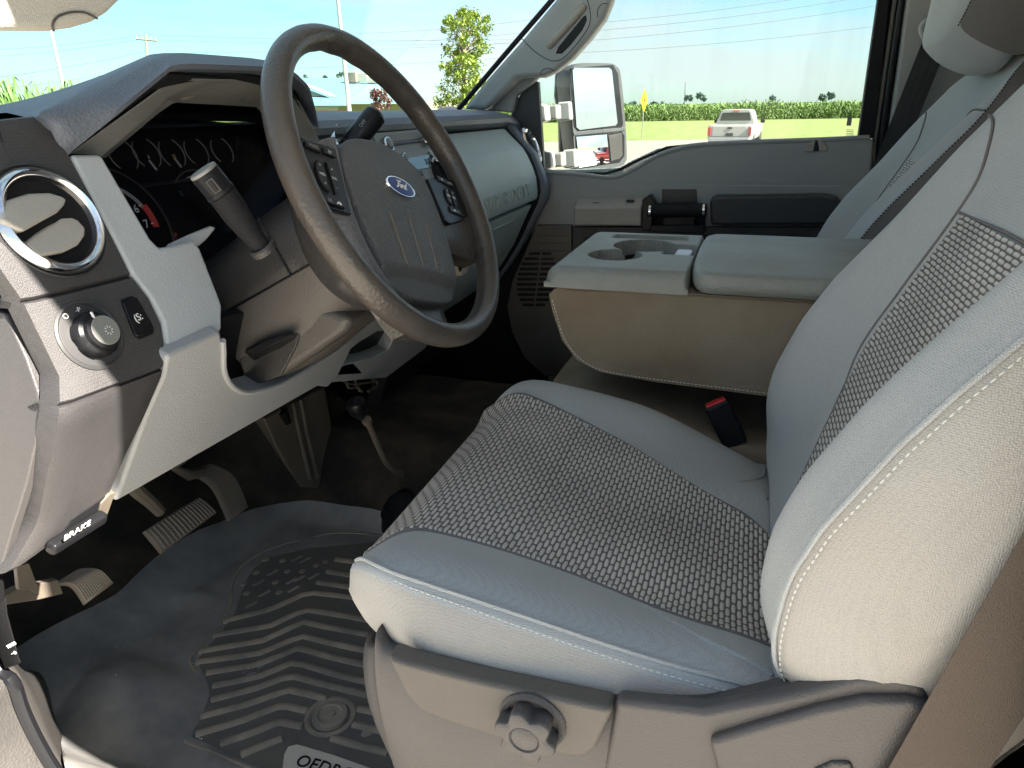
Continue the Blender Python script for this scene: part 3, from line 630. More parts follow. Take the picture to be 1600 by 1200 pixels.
patch([(-.02, .025), (-.085, .10), (-.127, .155), (-.135, .24), (-.138, .326)], [(.02, .025), (.085, .10), (.127, .155), (.135, .24), (.138, .326)], 30, 46, bfl, .0022, 'backrest_insert', M['insert'], seat)
seam([(-.138, .326), (0, .329), (.138, .326)], bfl, 'insert_seam', M['fabric_dark'], back)
for q in (-1, 1):
    seam([(q*.02, .025), (q*.085, .10), (q*.127, .155), (q*.135, .24), (q*.140, .325), (q*.152, .37), (q*.19, .41), (q*.24, .42)], bfl, 'insert_seam', M['fabric_dark'], back)
# coarse light side panel on the door side, piping and stitches
edge_idx = [i for i, p in enumerate(bo) if p[0] < -.15 and p[1] < .47]
def side_pt(i, h, out): 
    p = bo[i]; q = bo[(i+1) % len(bo)]; r = bo[i-1]; t = V3(q[0]-r[0], q[1]-r[1]); n = unit(V3(t[1], -t[0]));
    if n[0] > 0 and p[0] < 0 and abs(n[0]) > .3: n = -n
    if p[1] < 0 and n[1] > 0: n = -n
    c_ = V3(p[0], p[1]) + n*out; return BF(c_[0], c_[1], h)
ids = sorted(edge_idx, key=lambda i: (bo[i][1] < .02 and -bo[i][0] or 0, bo[i][1]))
low = [i for i in edge_idx if bo[i][1] < .02]; up_ = [i for i in edge_idx if bo[i][1] >= .02]
ids = sorted(low, key=lambda i: -bo[i][0]) + sorted(up_, key=lambda i: bo[i][1])
rows = []
for i in ids:
    e = btop(*bo[i]); rows.append([side_pt(i, e-.002, .0045), side_pt(i, e-.010, .0115), side_pt(i, e-.032, .021), side_pt(i, e-.070, .026), side_pt(i, e-.11, .022), side_pt(i, e-.14, .008), side_pt(i, -.12, -.01)])
MB().grid(rows).build('side_panel', M['fabric_side'], seat, sub=1)
pipe = [side_pt(i, btop(*bo[i])-.002, .006) for i in ids]
MB().tube(cr(pipe, 3), .0018, 6).build('piping', M['fabric'], back)
stitches(cr([side_pt(i, btop(*bo[i])-.0065, .0105) for i in ids], 3), 'stitching', back)
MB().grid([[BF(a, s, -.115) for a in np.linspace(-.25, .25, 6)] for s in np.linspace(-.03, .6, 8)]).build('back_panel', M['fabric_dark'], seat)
def headrest(par, F0_, m, fwd=.0, dark=False):
    F_ = lambda a, s, h: F0_(a*1.04, s-.045, h+fwd+.42*(s-.50))
    o = [(-.10, .555), (-.140, .615), (-.145, .70), (-.11, .75), (.11, .75), (.145, .70), (.140, .615), (.10, .555), (.05, .538), (-.05, .538)]
    o = [tuple(p) for p in resample(cr([V3(*p) for p in o], 6, True)+[V3(*o[0])], 61)[:-1]]
    h = pillow(o, lambda a, s: .035-.8*a*a, [(.004, lambda e, i: e-.01), (.012, lambda e, i: e-.03), (.014, lambda e, i: e-.07), (.004, lambda e, i: -.085), (-.03, lambda e, i: -.095)], F_, 'headrest', m, par, inset=5)
    pts = [F_(*p, .035-.8*p[0]**2-.026) for p in [(q[0]*1.10, (q[1]-.74)*1.10+.74) for q in o]]
    for q in (-1, 1): MB().tube([F0_(q*.06, .44, -.05), F0_(q*.06, .56, -.02)], .007, 10).build('headrest_post', M['chrome'], par)
    if dark:
        ii = [i for i, p in enumerate(o) if p[0] < -.06 and .56 < p[1] < .80]; ii = sorted(ii, key=lambda i: o[i][1]); rows = []
        for i in ii:
            p = V3(*o[i]); n = unit(p-V3(0, .68)); e = .035-.8*p[0]**2
            rows.append([F_(*(p+n*k), e-d) for k, d in ((.0055, .010), (.0145, .030), (.016, .070), (.006, .12))])
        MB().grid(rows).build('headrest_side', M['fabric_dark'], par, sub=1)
        stitches(cr([r[0] for r in rows], 3), 'stitching', par, M['black'], r=.0012)
    return h
headrest(seat, BF, M['fabric'])

# --- seat base trim (valance)
VX = -.697
def vp(x, y, off=0.): return U(x, y, X=VX-off)
topl = [vp(*p) for p in [(566, 940), (577, 962), (598, 992), (660, 1030), (750, 1056), (850, 1072), (950, 1086), (1090, 1100), (1180, 1085), (1240, 1070), (1300, 1060), (1345, 1046), (1395, 1046), (1450, 1056), (1520, 1075)]]
topl = resample(cr(topl, 6), 60)
# outer skin: columns down from the top edge
rows = []
front = vp(562, 1030)
for k, p in enumerate(topl):
    y = p[1]; zt = p[2] - .026*sm(.225, .262, p[1]); lead = sm(.255, .20, y); VXs = VX; VX = VX + float(np.interp(y, [.2, .24, .268, .302], [0, .005, .014, .04]))
    rows.append([V3(VX+.04, y, zt-.035-.02*(1-lead)), V3(VX+.018, y, zt-.003-.006*(1-lead)), V3(VX+.006, y, zt-.005-.004*(1-lead)), V3(VX, y, zt-.014), V3(VX-.004, y, zt-.030), V3(VX-.008, y, zt-.06), V3(VX-.008, y-.004, zt-.10-.02*(1-lead)), V3(VX+.002, y-.012, .20), V3(VX+.02, y-.03, .05)]); VX = VXs
# wrap round the front of the seat
wrap = []
f0 = topl[0]
for a in np.linspace(0, 1, 7)[1:]:
    ang = a*math.pi/2; cx, cy = VX+.06, f0[1]-.012; x = cx-.046*math.cos(ang); y = cy+.045*math.sin(ang)
    z = f0[2]-.028-.04*a**.7
    wrap.insert(0, [V3(x+.012, y-.03, z-.05), V3(x+.006, y-.008, z-.022), V3(x+.002, y-.002, z-.016), V3(x, y, z-.022), V3(x-.002, y+.002, z-.035), V3(x-.002, y+.004, z-.06), V3(x, y+.002, z-.11), V3(x+.006, y-.022, .20), V3(x+.01, y-.07, .05)])
wrap.insert(0, [p + V3(.42, 0, 0) for p in wrap[0]])
val = MB().grid(wrap+rows).build('seat_base_trim', M['valance'], seat, sub=1)
# access panel with the knob opening, warm ground bounce put into its colour
ap = [(603, 1026), (640, 1038), (760, 1068), (870, 1092), (957, 1110), (954, 1120), (945, 1140), (930, 1172), (915, 1184), (890, 1184), (800, 1162), (700, 1130), (655, 1112), (632, 1085), (615, 1050)]
pa = MB().prism([vp(*p, .0135) for p in ap], (.020, 0, 0)).build('access_panel', M['valance_warm'], seat, bevel=.005, seg=4)
# raised rear plate
rp_ = [(962, 1096), (1100, 1112), (1200, 1095), (1260, 1082), (1340, 1060), (1400, 1060), (1450, 1072), (1480, 1200), (1100, 1260), (940, 1220)]
MB().prism([vp(*p, .010) for p in rp_], (.016, 0, 0)).build('rear_trim', M['valance'], seat, bevel=.006, seg=3)
rp2 = [(1108, 1160), (1180, 1138), (1280, 1110), (1350, 1096), (1420, 1096), (1460, 1108), (1490, 1200), (1490, 1290), (1130, 1270), (1118, 1200)]
MB().prism([vp(*p, .017) for p in rp2], (.012, 0, 0)).build('lower_trim', M['valance'], seat, bevel=.005, seg=3)
MB().prism([vp(*p, .0195) for p in [(1270, 1205), (1300, 1192), (1330, 1192), (1345, 1230), (1270, 1240)]], (.01, 0, 0)).build('trim_recess', M['column_dark'], seat, bevel=.003)
# knob
kc = vp(829, 1129, .012); kn = unit((-1, .0, .0)); ka = unit(V3(0, 1, 0)); kb = V3(0, 0, 1)
MB().lathe(vp(832, 1126, .0135), kn, [(.0235, -.012), (.0262, .0015), (.0245, .004), (.021, .003), (.019, -.006)], 40, cap=False).build('knob_collar', M['valance'], seat)
kb_ = MB(); secs = []
for rad, h in [(.018, -.006), (.0235, .002), (.0240, .0145), (.0232, .0165), (.0222, .0172)]:
    ring = []
    for k in range(96):
        t = k/96*2*math.pi; lob = .5-.5*math.cos(6*t); r = rad*(1-.25*lob**1.6)
        ring.append(kc + kn*h + r*(math.cos(t+.25)*ka + math.sin(t+.25)*kb))
    secs.append(ring)
secs.append([kc+kn*.0172+.0118*(math.cos(k/96*2*math.pi+.25)*ka+math.sin(k/96*2*math.pi+.25)*kb) for k in range(96)])
secs.append([kc+kn*.0158+.0108*(math.cos(k/96*2*math.pi+.25)*ka+math.sin(k/96*2*math.pi+.25)*kb) for k in range(96)])
secs.append([kc+kn*.0168+.0095*(math.cos(k/96*2*math.pi+.25)*ka+math.sin(k/96*2*math.pi+.25)*kb) for k in range(96)])
kb_.loft(secs).build('adjuster_knob', M['valance'], seat, angle=50)

# --- passenger seat
seat2 = thing('passenger_seat', 'grey cloth passenger seat with headrest on the far side of the console', 'car seat', (.44, -.2, .2))
BF2 = back_frame(.445, (-.157, .400), 27)
pillow(bo, btop, [(.004, lambda e, i: e-.006), (.010, lambda e, i: e-.03), (.015, lambda e, i: e-.075), (.010, lambda e, i: e-.12), (-.012, lambda e, i: -.11), (-.05, lambda e, i: -.12)], BF2, 'backrest', M['fabric'], seat2, inset=16)
bfl2 = lambda a, s, l: BF2(a, s, btop(a, s)+l)
patch([(-.02, .025), (-.085, .10), (-.127, .155), (-.135, .24), (-.138, .326)], [(.02, .025), (.085, .10), (.127, .155), (.135, .24), (.138, .326)], 30, 46, bfl2, .0022, 'backrest_insert', M['insert'], seat2)
for q in (-1, 1): seam([(q*.02, .025), (q*.085, .10), (q*.127, .155), (q*.135, .24), (q*.140, .325), (q*.152, .37), (q*.19, .41), (q*.24, .42)], bfl2, 'insert_seam', M['fabric_dark'], seat2)
def sp2(i, h, out):
    p = bo[i]; q = bo[(i+1) % len(bo)]; r = bo[i-1]; t = V3(q[0]-r[0], q[1]-r[1]); n = unit(V3(t[1], -t[0]))
    if n[0] > 0 and p[0] < 0 and abs(n[0]) > .3: n = -n
    if p[1] < 0 and n[1] > 0: n = -n
    if p[1] > .44 and n[1] < 0: n = -n
    c_ = V3(p[0], p[1]) + n*out; return BF2(c_[0], c_[1], h)
edge2 = [i for i, p in enumerate(bo) if p[0] < .0 and p[1] > .02]; edge2 = sorted(edge2, key=lambda i: (bo[i][1]-bo[i][0]*-0 + (bo[i][0]+.3)*.8))
rows = []
for i in edge2:
    e = btop(*bo[i]); rows.append([sp2(i, e-.003, .0055), sp2(i, e-.012, .0105), sp2(i, e-.035, .0165), sp2(i, e-.075, .020), sp2(i, e-.12, .017), sp2(i, -.12, -.01)])
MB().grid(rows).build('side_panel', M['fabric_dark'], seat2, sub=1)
stitches(cr([sp2(i, btop(*bo[i])-.002, .007) for i in edge2], 3), 'stitching', seat2, M['black'], r=.0012)
headrest(seat2, BF2, M['fabric'], .075, True)
c2 = [(x+.87, y) for x, y in co]
pillow(c2, lambda a, b: ctop(a-.87, b), [(.006, lambda e, i: e-.006), (.016, lambda e, i: e-.03), (.012, lambda e, i: .353), (-.01, lambda e, i: .335)], lambda a, b, h: V3(a, b, h), 'seat_cushion', M['fabric'], seat2)
MB().box((.44, .08, .2), (.46, .36, .30)).build('seat_base_trim', M['valance'], seat2, bevel=.02)

# --- centre seat cushion and fold down console
cseat = thing('centre_seat_cushion', 'stained beige centre seat cushion under the folded console', 'car seat', (0, .1, .3))
o3 = [(-.160, -.20), (-.162, .05), (-.158, .20), (-.12, .262), (0, .275), (.14, .262), (.188, .20), (.192, .05), (.190, -.20)]
o3 = [tuple(p) for p in resample(cr([V3(*p) for p in o3], 8), 60)] + [tuple(p) for p in resample([V3(.190, -.2), V3(-.160, -.2)], 16)[1:-1]]
pillow(o3, lambda a, b: .362+.045*sm(-.05, .22, b)-.02*sm(.22, .28, b), [(.006, lambda e, i: e-.008), (.012, lambda e, i: e-.03), (.010, lambda e, i: .33), (-.02, lambda e, i: .26)], lambda a, b, h: V3(a, b, h), 'seat_cushion', M['console_f'], cseat)
MB().box((0, .05, .22), (.28, .40, .2)).build('seat_base', M['black_matte'], cseat, bevel=.02)

cons = thing('centre_console', 'folded down centre console with cup holders and a padded armrest lid', 'console', (0, 0, .44))
CZ = .572
# fabric body: rounded block, curved front underside
def csec(x, s):  # outline in the Y-Z plane
    pts = [(-.30, CZ-.002), (.0, CZ-.003), (.15, CZ-.003), (.245, CZ-.006), (.256, CZ-.016), (.250, .530), (.236, .490), (.214, .462), (.180, .447), (.10, .440), (-.03, .436), (-.30, .428)]
    c_ = (-.02, .51); return [V3(x, c_[0]+(p[0]-c_[0])*s, c_[1]+(p[1]-c_[1])*s) for p in pts]
MB().loft([[p for p in csec(x, s)] for x, s in [(-.146, .90), (-.1525, .955), (-.1565, .985), (-.158, .997), (-.156, 1.0), (-.05, 1.0), (.05, 1.0), (.150, 1.0), (.158, .98), (.15, .93)]]).build('console_body', M['console_f'], cons, bevel=.003, angle=50)
stitches(cr([V3(-.1575, y, z) for y, z in [(.250, .548), (.244, .528), (.232, .493), (.210, .466), (.176, .4505), (.10, .4445), (-.05, .440)]], 6), 'stitching', cons, r=.0007)
# tray with cup holders: height field with real wells
def well(x, y):
    z = 0.
    e = ((x-.030)/.050)**2 + ((y-.150)/.046)**2; z = max(z, .062*sm(1.10, .90, e))      # big cup holder
    e = ((x+.055)/.040)**2 + ((y-.182)/.037)**2; z = max(z, .050*sm(1.15, .88, e))       # small cup holder
    if .078 < y < .225 : z = max(z, .014*sm(.088, .096, x)*sm(.128, .120, x)*sm(.088, .096, y)*sm(.215, .207, y))   # shallow groove
    z = max(z, .022*sm(-.035, -.028, x)*sm(.052, .045, x)*sm(.070, .076, y)*sm(.118, .110, y))
    return z
def traysurf():
    xs = np.linspace(-.160, .160, 150); ys = np.linspace(.066, .262, 100); rows = []
    for y in ys:
        r = []
        for x in xs:
            ex = max(0, abs(x)-.142)/.020; ey = max(0, y-.240)/.022; eb = max(0, .072-y)/.006; e = min(1, math.hypot(math.hypot(ex, ey), eb)); z = CZ+.024 - .018*(1-math.sqrt(max(0, 1-e*e)))
            # round the plan corners
            r.append(V3(x, y, z-well(x, y)-.004*sm(.1, .0, 1-e)))
        rows.append(r)
    b = MB().grid(rows); n = len(xs); edge = [rows[0][j] for j in range(n)] + [rows[i][-1] for i in range(1, len(ys))] + [rows[-1][j] for j in range(n-2, -1, -1)] + [rows[i][0] for i in range(len(ys)-2, 0, -1)]
    b.grid([edge, [p*V3(1, 1, 0)+V3(0, 0, CZ-.005) for p in edge]], closed_u=True); return b
tr = traysurf().build('cup_holder_tray', M['console_v'], cons, weld=True, angle=60)
MB().box((.006, .088, CZ+.006), (.050, .026, .030)).build('lid_latch', M['silver'], cons, bevel=.005, seg=3)
MB().lathe((.030, .150, CZ-.0375), (0, 0, 1), [(.0001, .002), (.0385, .002), (.0400, .040), (.0412, .040), (.0395, -.002)], 40, cap=False).build('cup_liner', M['black_matte'], cons)
MB().lathe((-.055, .182, CZ-.0255), (0, 0, 1), [(.0001, .002), (.0300, .002), (.0315, .028), (.0325, .028), (.031, -.002)], 40, cap=False).build('cup_liner', M['black_matte'], cons)
lo = [(-.158, -.40), (-.160, .0), (-.156, .045), (-.13, .059), (0, .062), (.13, .059), (.156, .045), (.160, .0), (.158, -.40)]
lo = [tuple(p) for p in resample(cr([V3(*p) for p in lo], 8), 70)] + [tuple(p) for p in resample([V3(.158, -.4), V3(-.158, -.4)], 12)[1:-1]]
pillow(lo, lambda a, b: CZ+.026+.006*(1-(a/.16)**2), [(.003, lambda e, i: e-.004), (.006, lambda e, i: e-.014), (.003, lambda e, i: CZ+.003), (-.004, lambda e, i: CZ-.002)], lambda a, b, h: V3(a, b, h), 'armrest_lid', M['console_v'], cons, inset=7)

# --- seat belt buckle
bk = thing('belt_buckle', 'black seat belt buckle with a red release button between driver seat and console', 'seat belt buckle', tuple(U(1135, 670, X=-.165)))
c_ = U(1134, 662, X=-.155); axu = unit(U(1120, 628, X=-.17)-U(1150, 690, X=-.17)); axr = unit(np.cross(axu, V3(-1, -.15, .1))); axn = np.cross(axr, axu)
MB().box(c_, (.034, .068, .020), np.stack([axr, axu, axn], 1)).build('buckle_body', M['black'], bk, bevel=.004, seg=3)
MB().box(c_+axu*.0335, (.028, .006, .014), np.stack([axr, axu, axn], 1)).build('release_button', M['red'], bk, bevel=.0015)
MB().box(c_-axu*.065, (.020, .08, .010), np.stack([axr, axu, axn], 1)).build('buckle_stalk', M['black'], bk, bevel=.003)
text('press_mark', 'PRESS', c_-axu*.010+axn*.0098*(1 if axn[0] < 0 else -1), axr if axn[0] < 0 else -axr, axu, .0075, M['black_matte'], bk, .0004)

# --- belts
def webbing(name, pa, pb, wdir, width, m, label, group=None, seg=30, sag=0.):
    wdir = unit(wdir); n_ = unit(np.cross(pb-pa, wdir)); rows = []
    for t in np.linspace(0, 1, seg):
        p = pa+(pb-pa)*t + n_*sag*4*t*(1-t); rows.append([p + wdir*width*k + n_*(.0006 if abs(k) < .49 else 0) for k in (-.5, -.44, -.2, 0, .2, .44, .5)] + [p + wdir*width*k - n_*.0008 for k in (.5, 0, -.5)])
    o = MB().loft([r for r in rows]).build(name, m, angle=60); return tag(o, label, 'seat belt')
webbing('seat_belt', V3(-.715, -.2415, .92), V3(-.722, -.0975, .20), V3(0, 1, .1), .047, M['belt'], 'wide brown grey belt webbing running down the near right edge beside the driver seat')
bw = [U(1447, 50, X=.72), U(1478, 110, X=.72), U(1385, 262, X=.70)]
webbing('seat_belt', U(1468, 50, X=.72), U(1368, 300, X=.72), V3(.1, 1, .0), .050, M['belt_dark'], 'black belt webbing hanging beside the far door pillar behind the passenger seat')
ag = thing('belt_guide', 'grey loop guide holding the black belt at the far pillar', 'belt guide', tuple(U(1452, 50, X=.73)))
MB().tube(cr([U(1490, 34, X=.72), U(1450, 33, X=.72), U(1440, 46, X=.72), U(1448, 62, X=.72), U(1470, 66, X=.72), U(1500, 62, X=.72)], 5), .006, 8).build('guide_loop', M['pillar'], ag)
# ================================================================ DASHBOARD
dash = thing('dashboard', 'dark and light grey dashboard with chrome vents, gauge hood and glove box', 'dashboard', (0, .6, .6))
dn = unit((0, -.93, .37)); dup_ = unit((0, .37, .93))
def DP(x, y, off=0.): return UP_(x, y, (0, .50, .58), dn, off)
kn_ = unit((0, -.908, -.418))
def KP(x, y, off=0.): return UP_(x, y, (0, .50, .58), kn_, off)
# top pad: swept profile with the long flat shelf to the windshield
prof = [(.640, .748), (.606, .758), (.594, .768), (.593, .777), (.602, .787), (.64, .795), (.75, .799), (1.10, .796)]
def sweep(name, prof, xs, m, dz=lambda x: 0., dy=lambda x: 0., **k): return MB().grid([[V3(x, y+dy(x), z+dz(x)) for y, z in prof] for x in xs]).build(name, m, dash, **k)
endz = lambda x: -.012*sm(.70, .80, x) - .01*sm(.78, .805, x)
sweep('top_pad', prof, np.linspace(-.19, .805, 40), M['dash_dark'], dz=endz)
MB().grid([[V3(x, y, z) for y, z in [(.72, .75), (.725, .786), (.80, .792), (1.10, .796)]] for x in np.linspace(-.72, -.19, 12)]).build('top_pad', M['dash_dark'], dash)
# gauge hood (brow)
lipF = [DP(101, 247, -.004), DP(108, 238), U(190, 172, Y=.552), U(270, 106, Y=.552), U(300, 104, Y=.553), U(410, 108, Y=.553), V3(-.262, .556, .842), V3(-.205, .575, .828), V3(-.172, .590, .80), V3(-.158, .596, .765)]
crest = [DP(52, 186, -.004), U(60, 181, Y=.575), U(150, 128, Y=.61), U(236, 84, Y=.62), U(280, 83, Y=.62), U(412, 95, Y=.62), V3(-.25, .63, .846), V3(-.175, .65, .838), V3(-.138, .64, .80), V3(-.125, .625, .765)]
rear = [U(10, 176, Y=.68), U(20, 174, Y=.70), U(110, 138, Y=.76), U(232, 88, Y=.78), U(290, 86, Y=.78), V3(-.20, .80, .835), V3(-.12, .80, .83), V3(-.08, .80, .822), V3(-.06, .80, .80), V3(-.05, .80, .785)]
r2 = [V3(p[0], 1.02, .79) for p in rear]
n_ = 46; A, B, C_, D_ = [resample(q, n_) for q in (lipF, crest, rear, r2)]
lipb = [p + V3(0, .012, -.006) for p in A]; rows = []
for i in range(n_):
    mid = (A[i]+B[i])/2 + V3(0, -.004, .006)
    rows.append([A[i]+V3(0, .02, -.004), A[i]+V3(0, .002, -.002), A[i]+V3(0, 0, .003), A[i]*.8+B[i]*.2+V3(0, -.002, .002), mid, A[i]*.15+B[i]*.85+V3(0, 0, .0025), B[i], B[i]*.8+C_[i]*.2+V3(0, 0, .0), C_[i], D_[i]])
MB().grid(rows).build('gauge_hood', M['dash_dark'], dash, angle=60)
# hood inner shelf: black gap, then the grey bezel sloping in to the lens
g0 = [p + V3(0, .02, -.006) for p in A]
bo0 = ix([DP(109, 240, -.018), U(272, 122, Y=.576), U(412, 125, Y=.578), V3(-.27, .580, .825), V3(-.213, .588, .812), V3(-.178, .588, .77), V3(-.175, .560, .66)], n_)
MB().grid([[a, b + V3(0, .004, .0)] for a, b in zip(g0, bo0)]).build('hood_underside', M['black_matte'], dash)
bi0 = ix([DP(160, 243, -.024), U(243, 172, Y=.598), U(268, 145, Y=.60), U(405, 150, Y=.602), V3(-.245, .604, .812), V3(-.213, .604, .792), V3(-.195, .600, .76), V3(-.192, .565, .66)], n_)
bi1 = [p + V3(0, .020, -.004) for p in bi0]
bi2 = ix([DP(166, 246, -.060), U(246, 178, Y=.632), U(272, 160, Y=.634), U(400, 167, Y=.634), V3(-.238, .634, .802), V3(-.220, .634, .785), V3(-.205, .630, .755), V3(-.202, .60, .66)], n_)
MB().grid([[a, a*.93+b*.07+V3(0, -.0015, 0), (a+b)/2, b, c, d] for a, b, c, d in zip(bo0, bi0, bi1, bi2)]).build('cluster_bezel', M['bezel'], dash, angle=30)
for x, y in ((292, 157), (382, 158)):
    p = U(x, y, Y=.622); MB().lathe(p+V3(0, 0, .004), V3(0, -.3, -1), [(.011, -.002), (.010, .001), (.007, .0032), (.0, .004)], 20).build('bezel_pip', M['bezel'], dash)
# light grey vertical trim with the step under the cluster
tp = [(110, 240), (159, 240), (200, 310), (236, 372), (250, 386), (268, 383), (302, 374), (314, 388), (345, 468), (348, 478), (348, 516), (262, 556), (255, 502), (236, 466), (208, 430)]
MB().prism([DP(*p, .000) for p in tp], -dn*.028).build('side_trim', M['trim_light'], dash, bevel=.0045, seg=4)
# step plate below the lens
MB().prism([DP(*p, -.016) for p in [(260, 390), (272, 377), (300, 364), (330, 352), (340, 355), (324, 374), (312, 384)]], -dn*.012).build('column_surround', M['trim_light'], dash, bevel=.003)

# driver side panel: ridge column + left edge
def RX(x, y): return DP(x, y) if y < 633 else KP(x, y)
rdg = [RX(-60, 190), RX(-20, 335), RX(0, 405), RX(45, 470), RX(102, 588), RX(103, 632), RX(100, 655), RX(84, 735), RX(68, 815), RX(22, 893)]
rgt = [DP(60, 178), DP(150, 318), DP(182, 377), DP(208, 430), DP(262, 548), DP(258, 574), KP(254, 590), KP(228, 650), KP(198, 712), KP(165, 790)]
def panel(i0, i1, name, seamtop=True):
    rows = []
    R0 = resample(rdg[i0:i1+1], 16); R1 = resample([DP(208, 430), DP(236, 466), DP(254, 504), DP(261, 548), DP(258, 574)] if i0 == 3 else rgt[i0:i1+1] if i0 else [DP(60, 178), DP(84, 202), DP(110, 240), DP(150, 314), DP(182, 377), DP(208, 430)], 16)
    for k, (a, b) in enumerate(zip(R0, R1)):
        t = unit(b-a); fwd = V3(0, 1, 0); l0 = a + V3(-.001, .026, 0); l1 = a+V3(-.002, .004, 0)
        rows.append([l0+V3(.02, .01, 0), l0, l0*.5+l1*.5+V3(-.001, 0, 0), l1, a + t*.006, a+t*.03] + [a+(b-a)*s for s in (.35, .5, .65, .8)] + [b-t*.003, b-dn*.003, b-dn*.03])
    top = [p - dn*.004 for p in rows[0]]; bot = [p-dn*.004 for p in rows[-1]]
    rows = [[p-dn*.02 for p in rows[0]], top] + [[p + (rows[1][j]-p)*.0 + (unit(rows[1][j]-p)*.0025 if True else 0) for j, p in enumerate(rows[0])]] + rows[1:-1] + [[p + unit(rows[-2][j]-p)*.0025 for j, p in enumerate(rows[-1])], bot, [p-dn*.02 for p in rows[-1]]]
    return MB().grid(rows).build(name, M['dash_panel'], dash, angle=40)
panel(0, 3, 'vent_panel'); panel(3, 5, 'switch_panel'); panel(5, 9, 'lower_side_panel')
None and MB().prism([U(x, y, X=-.722) + V3(.004, .004, 0) for x, y in [(-60, 190), (0, 180), (50, 470), (100, 590), (98, 660), (60, 810), (20, 885), (-120, 885), (-160, 500)]], (.01, 0, 0)).build('side_backing', M['black_matte'], dash)
# outer end cap between the panel and the door opening
ec = [(-130, 440), (8, 490), (40, 560), (58, 612), (62, 640), (56, 690), (40, 760), (18, 830), (0, 893), (-150, 893)]
MB().prism([UP_(p[0], p[1], (-.700, .58, .64), (1, 0, -.25)) for p in ec], (.010, 0, 0)).build('end_cap', M['valance'], dash, bevel=.002)

# chrome round vent
vc = DP(78, 346, .0); vr = .0445
def ringat(c, r, h): return (r, h)
va = MB().lathe(vc, dn, [(vr*.80, -.014), (vr*.81, .001), (vr*.84, .0035), (vr*.845, .0065), (vr*.93, .0085), (vr*1.0, .006), (vr*1.06, .0005), (vr*1.06, -.01)], 64, cap=False).build('vent_ring', M['chrome'], dash, angle=60)
MB().lathe(vc, dn, [(vr*1.05, -.002), (vr*1.08, .0015), (vr*1.14, -.003)], 64, cap=False).build('vent_surround', M['dash_panel'], dash, angle=60)
MB().lathe(vc, dn, [(vr*.83, .0006), (.0001, .0012)], 48, cap=False).build('vent_back', M['black'], dash)
MB().lathe(vc, dn, [(vr*.84, .000), (vr*.82, -.02), (vr*.6, -.035), (.001, -.04)], 48, cap=False).build('vent_bowl', M['black'], dash)
ang = R_(24); vx = unit(V3(math.cos(ang), 0, 0) + dup_*math.sin(ang)); vy = np.cross(dn, vx)*1.0
if vy @ dup_ < 0: vy = -vy
def vane(c, L_, hh, tip, nm):
    pts = [(-L_, .0), (-L_*.86, hh*.55), (-L_*.4, hh), (L_*.3, hh*.95), (L_*.85, hh*.75), (L_, hh*.45), (L_*.62, -hh*.1), (L_*.1, -hh*.75), (-L_*.3, -hh*1.0), (-L_*.42, -hh*.75), (-L_*.8, -hh*.5)]
    o = MB().prism([c + vx*a + vy*b + dn*(.006+tip*(b+hh)/hh*.5) for a, b in pts], -dn*.005).build(nm, M['vane'], dash, bevel=.0016, seg=3)
for v_, dz0, dz1 in ([(2, 322), (10, 312), (45, 301), (78, 300), (98, 306), (106, 311), (102, 320), (92, 331), (70, 343), (38, 361), (28, 357), (4, 344)], .004, .013), ([(38, 380), (60, 362), (86, 345), (92, 336), (108, 334), (124, 344), (135, 356), (134, 368), (124, 382), (104, 392), (62, 401)], .000, .009):
    cx_ = np.mean([DP(*p) for p in v_], axis=0)
    MB().prism([DP(*p, dz0 + (dz1-dz0)*(p[1]-300 if v_[0][0] == 2 else p[1]-335)/60.) for p in v_], -dn*.009).build('vent_vane', M['vane'], dash, bevel=.003, seg=3)
for k in range(7): MB().box(vc - dn*.022 + vx*(-.024+.008*k), (.001, .001, .06), np.stack([vx, dn, vy], 1)).build('vent_fin', M['black_matte'], dash)

# headlight knob and dimmer switch
hc = DP(141, 524)
MB().lathe(hc, dn, [(.0295, -.004), (.0305, .001), (.0285, .0022), (.0268, .0008), (.0260, .0010), (.0005, .0012)], 56, cap=False).build('headlight_dial', mat('smooth dark dial', (.045, .044, .046), .5), dash, angle=30)
kb2 = MB(); secs = []
for r, h in [(.0195, -.002), (.0200, .008), (.0185, .011), (.0155, .0125), (.0150, .0165), (.0125, .0185), (.0001, .0188)]:
    secs.append([hc - dup_*.001 + V3(.001, 0, 0) + dn*h + (r*(1-(.045 if (k//4) % 3 == 0 and h < .012 and h > -.005 else 0)))*(math.cos(k/72*2*math.pi)*V3(1, 0, 0)+math.sin(k/72*2*math.pi)*dup_) for k in range(72)])
hk = kb2.loft(secs, cap=False).build('headlight_knob', M['black'], dash, angle=35)
text('parking_symbol', 'O', hc + V3(-.013, 0, 0)+dup_*.0205+dn*.0016, V3(1, 0, .1), dup_, .0065, M['white'], dash, .0002)
text('light_symbol', '-P', hc + V3(.000, 0, 0)+dup_*.0225+dn*.0016, V3(1, 0, -.1), dup_, .006, M['white'], dash, .0002)
MB().box(hc+dup_*.012+V3(-.003, 0, 0)+dn*.0178, (.0016, .001, .009), np.stack([V3(1, 0, 0), dn, dup_], 1)).build('knob_pointer', M['white'], hk)
MB().lathe(hc - dup_*.001+V3(.001, 0, 0), dn, [(.0128, .0184), (.0123, .0190), (.0001, .0191)], 40, cap=False).build('knob_cap', M['bezel'], hk)
for k in range(8):
    t = k*math.pi/4; MB().box(hc+dn*.0189+V3(.003, 0, 0)-dup_*.002+(V3(1, 0, 0)*math.cos(t)+dup_*math.sin(t))*.0032, (.0018, .0004, .0007), np.stack([V3(1, 0, 0)*math.cos(t)+dup_*math.sin(t), dn, -V3(1, 0, 0)*math.sin(t)+dup_*math.cos(t)], 1)).build('symbol_ray', M['white'], hk)
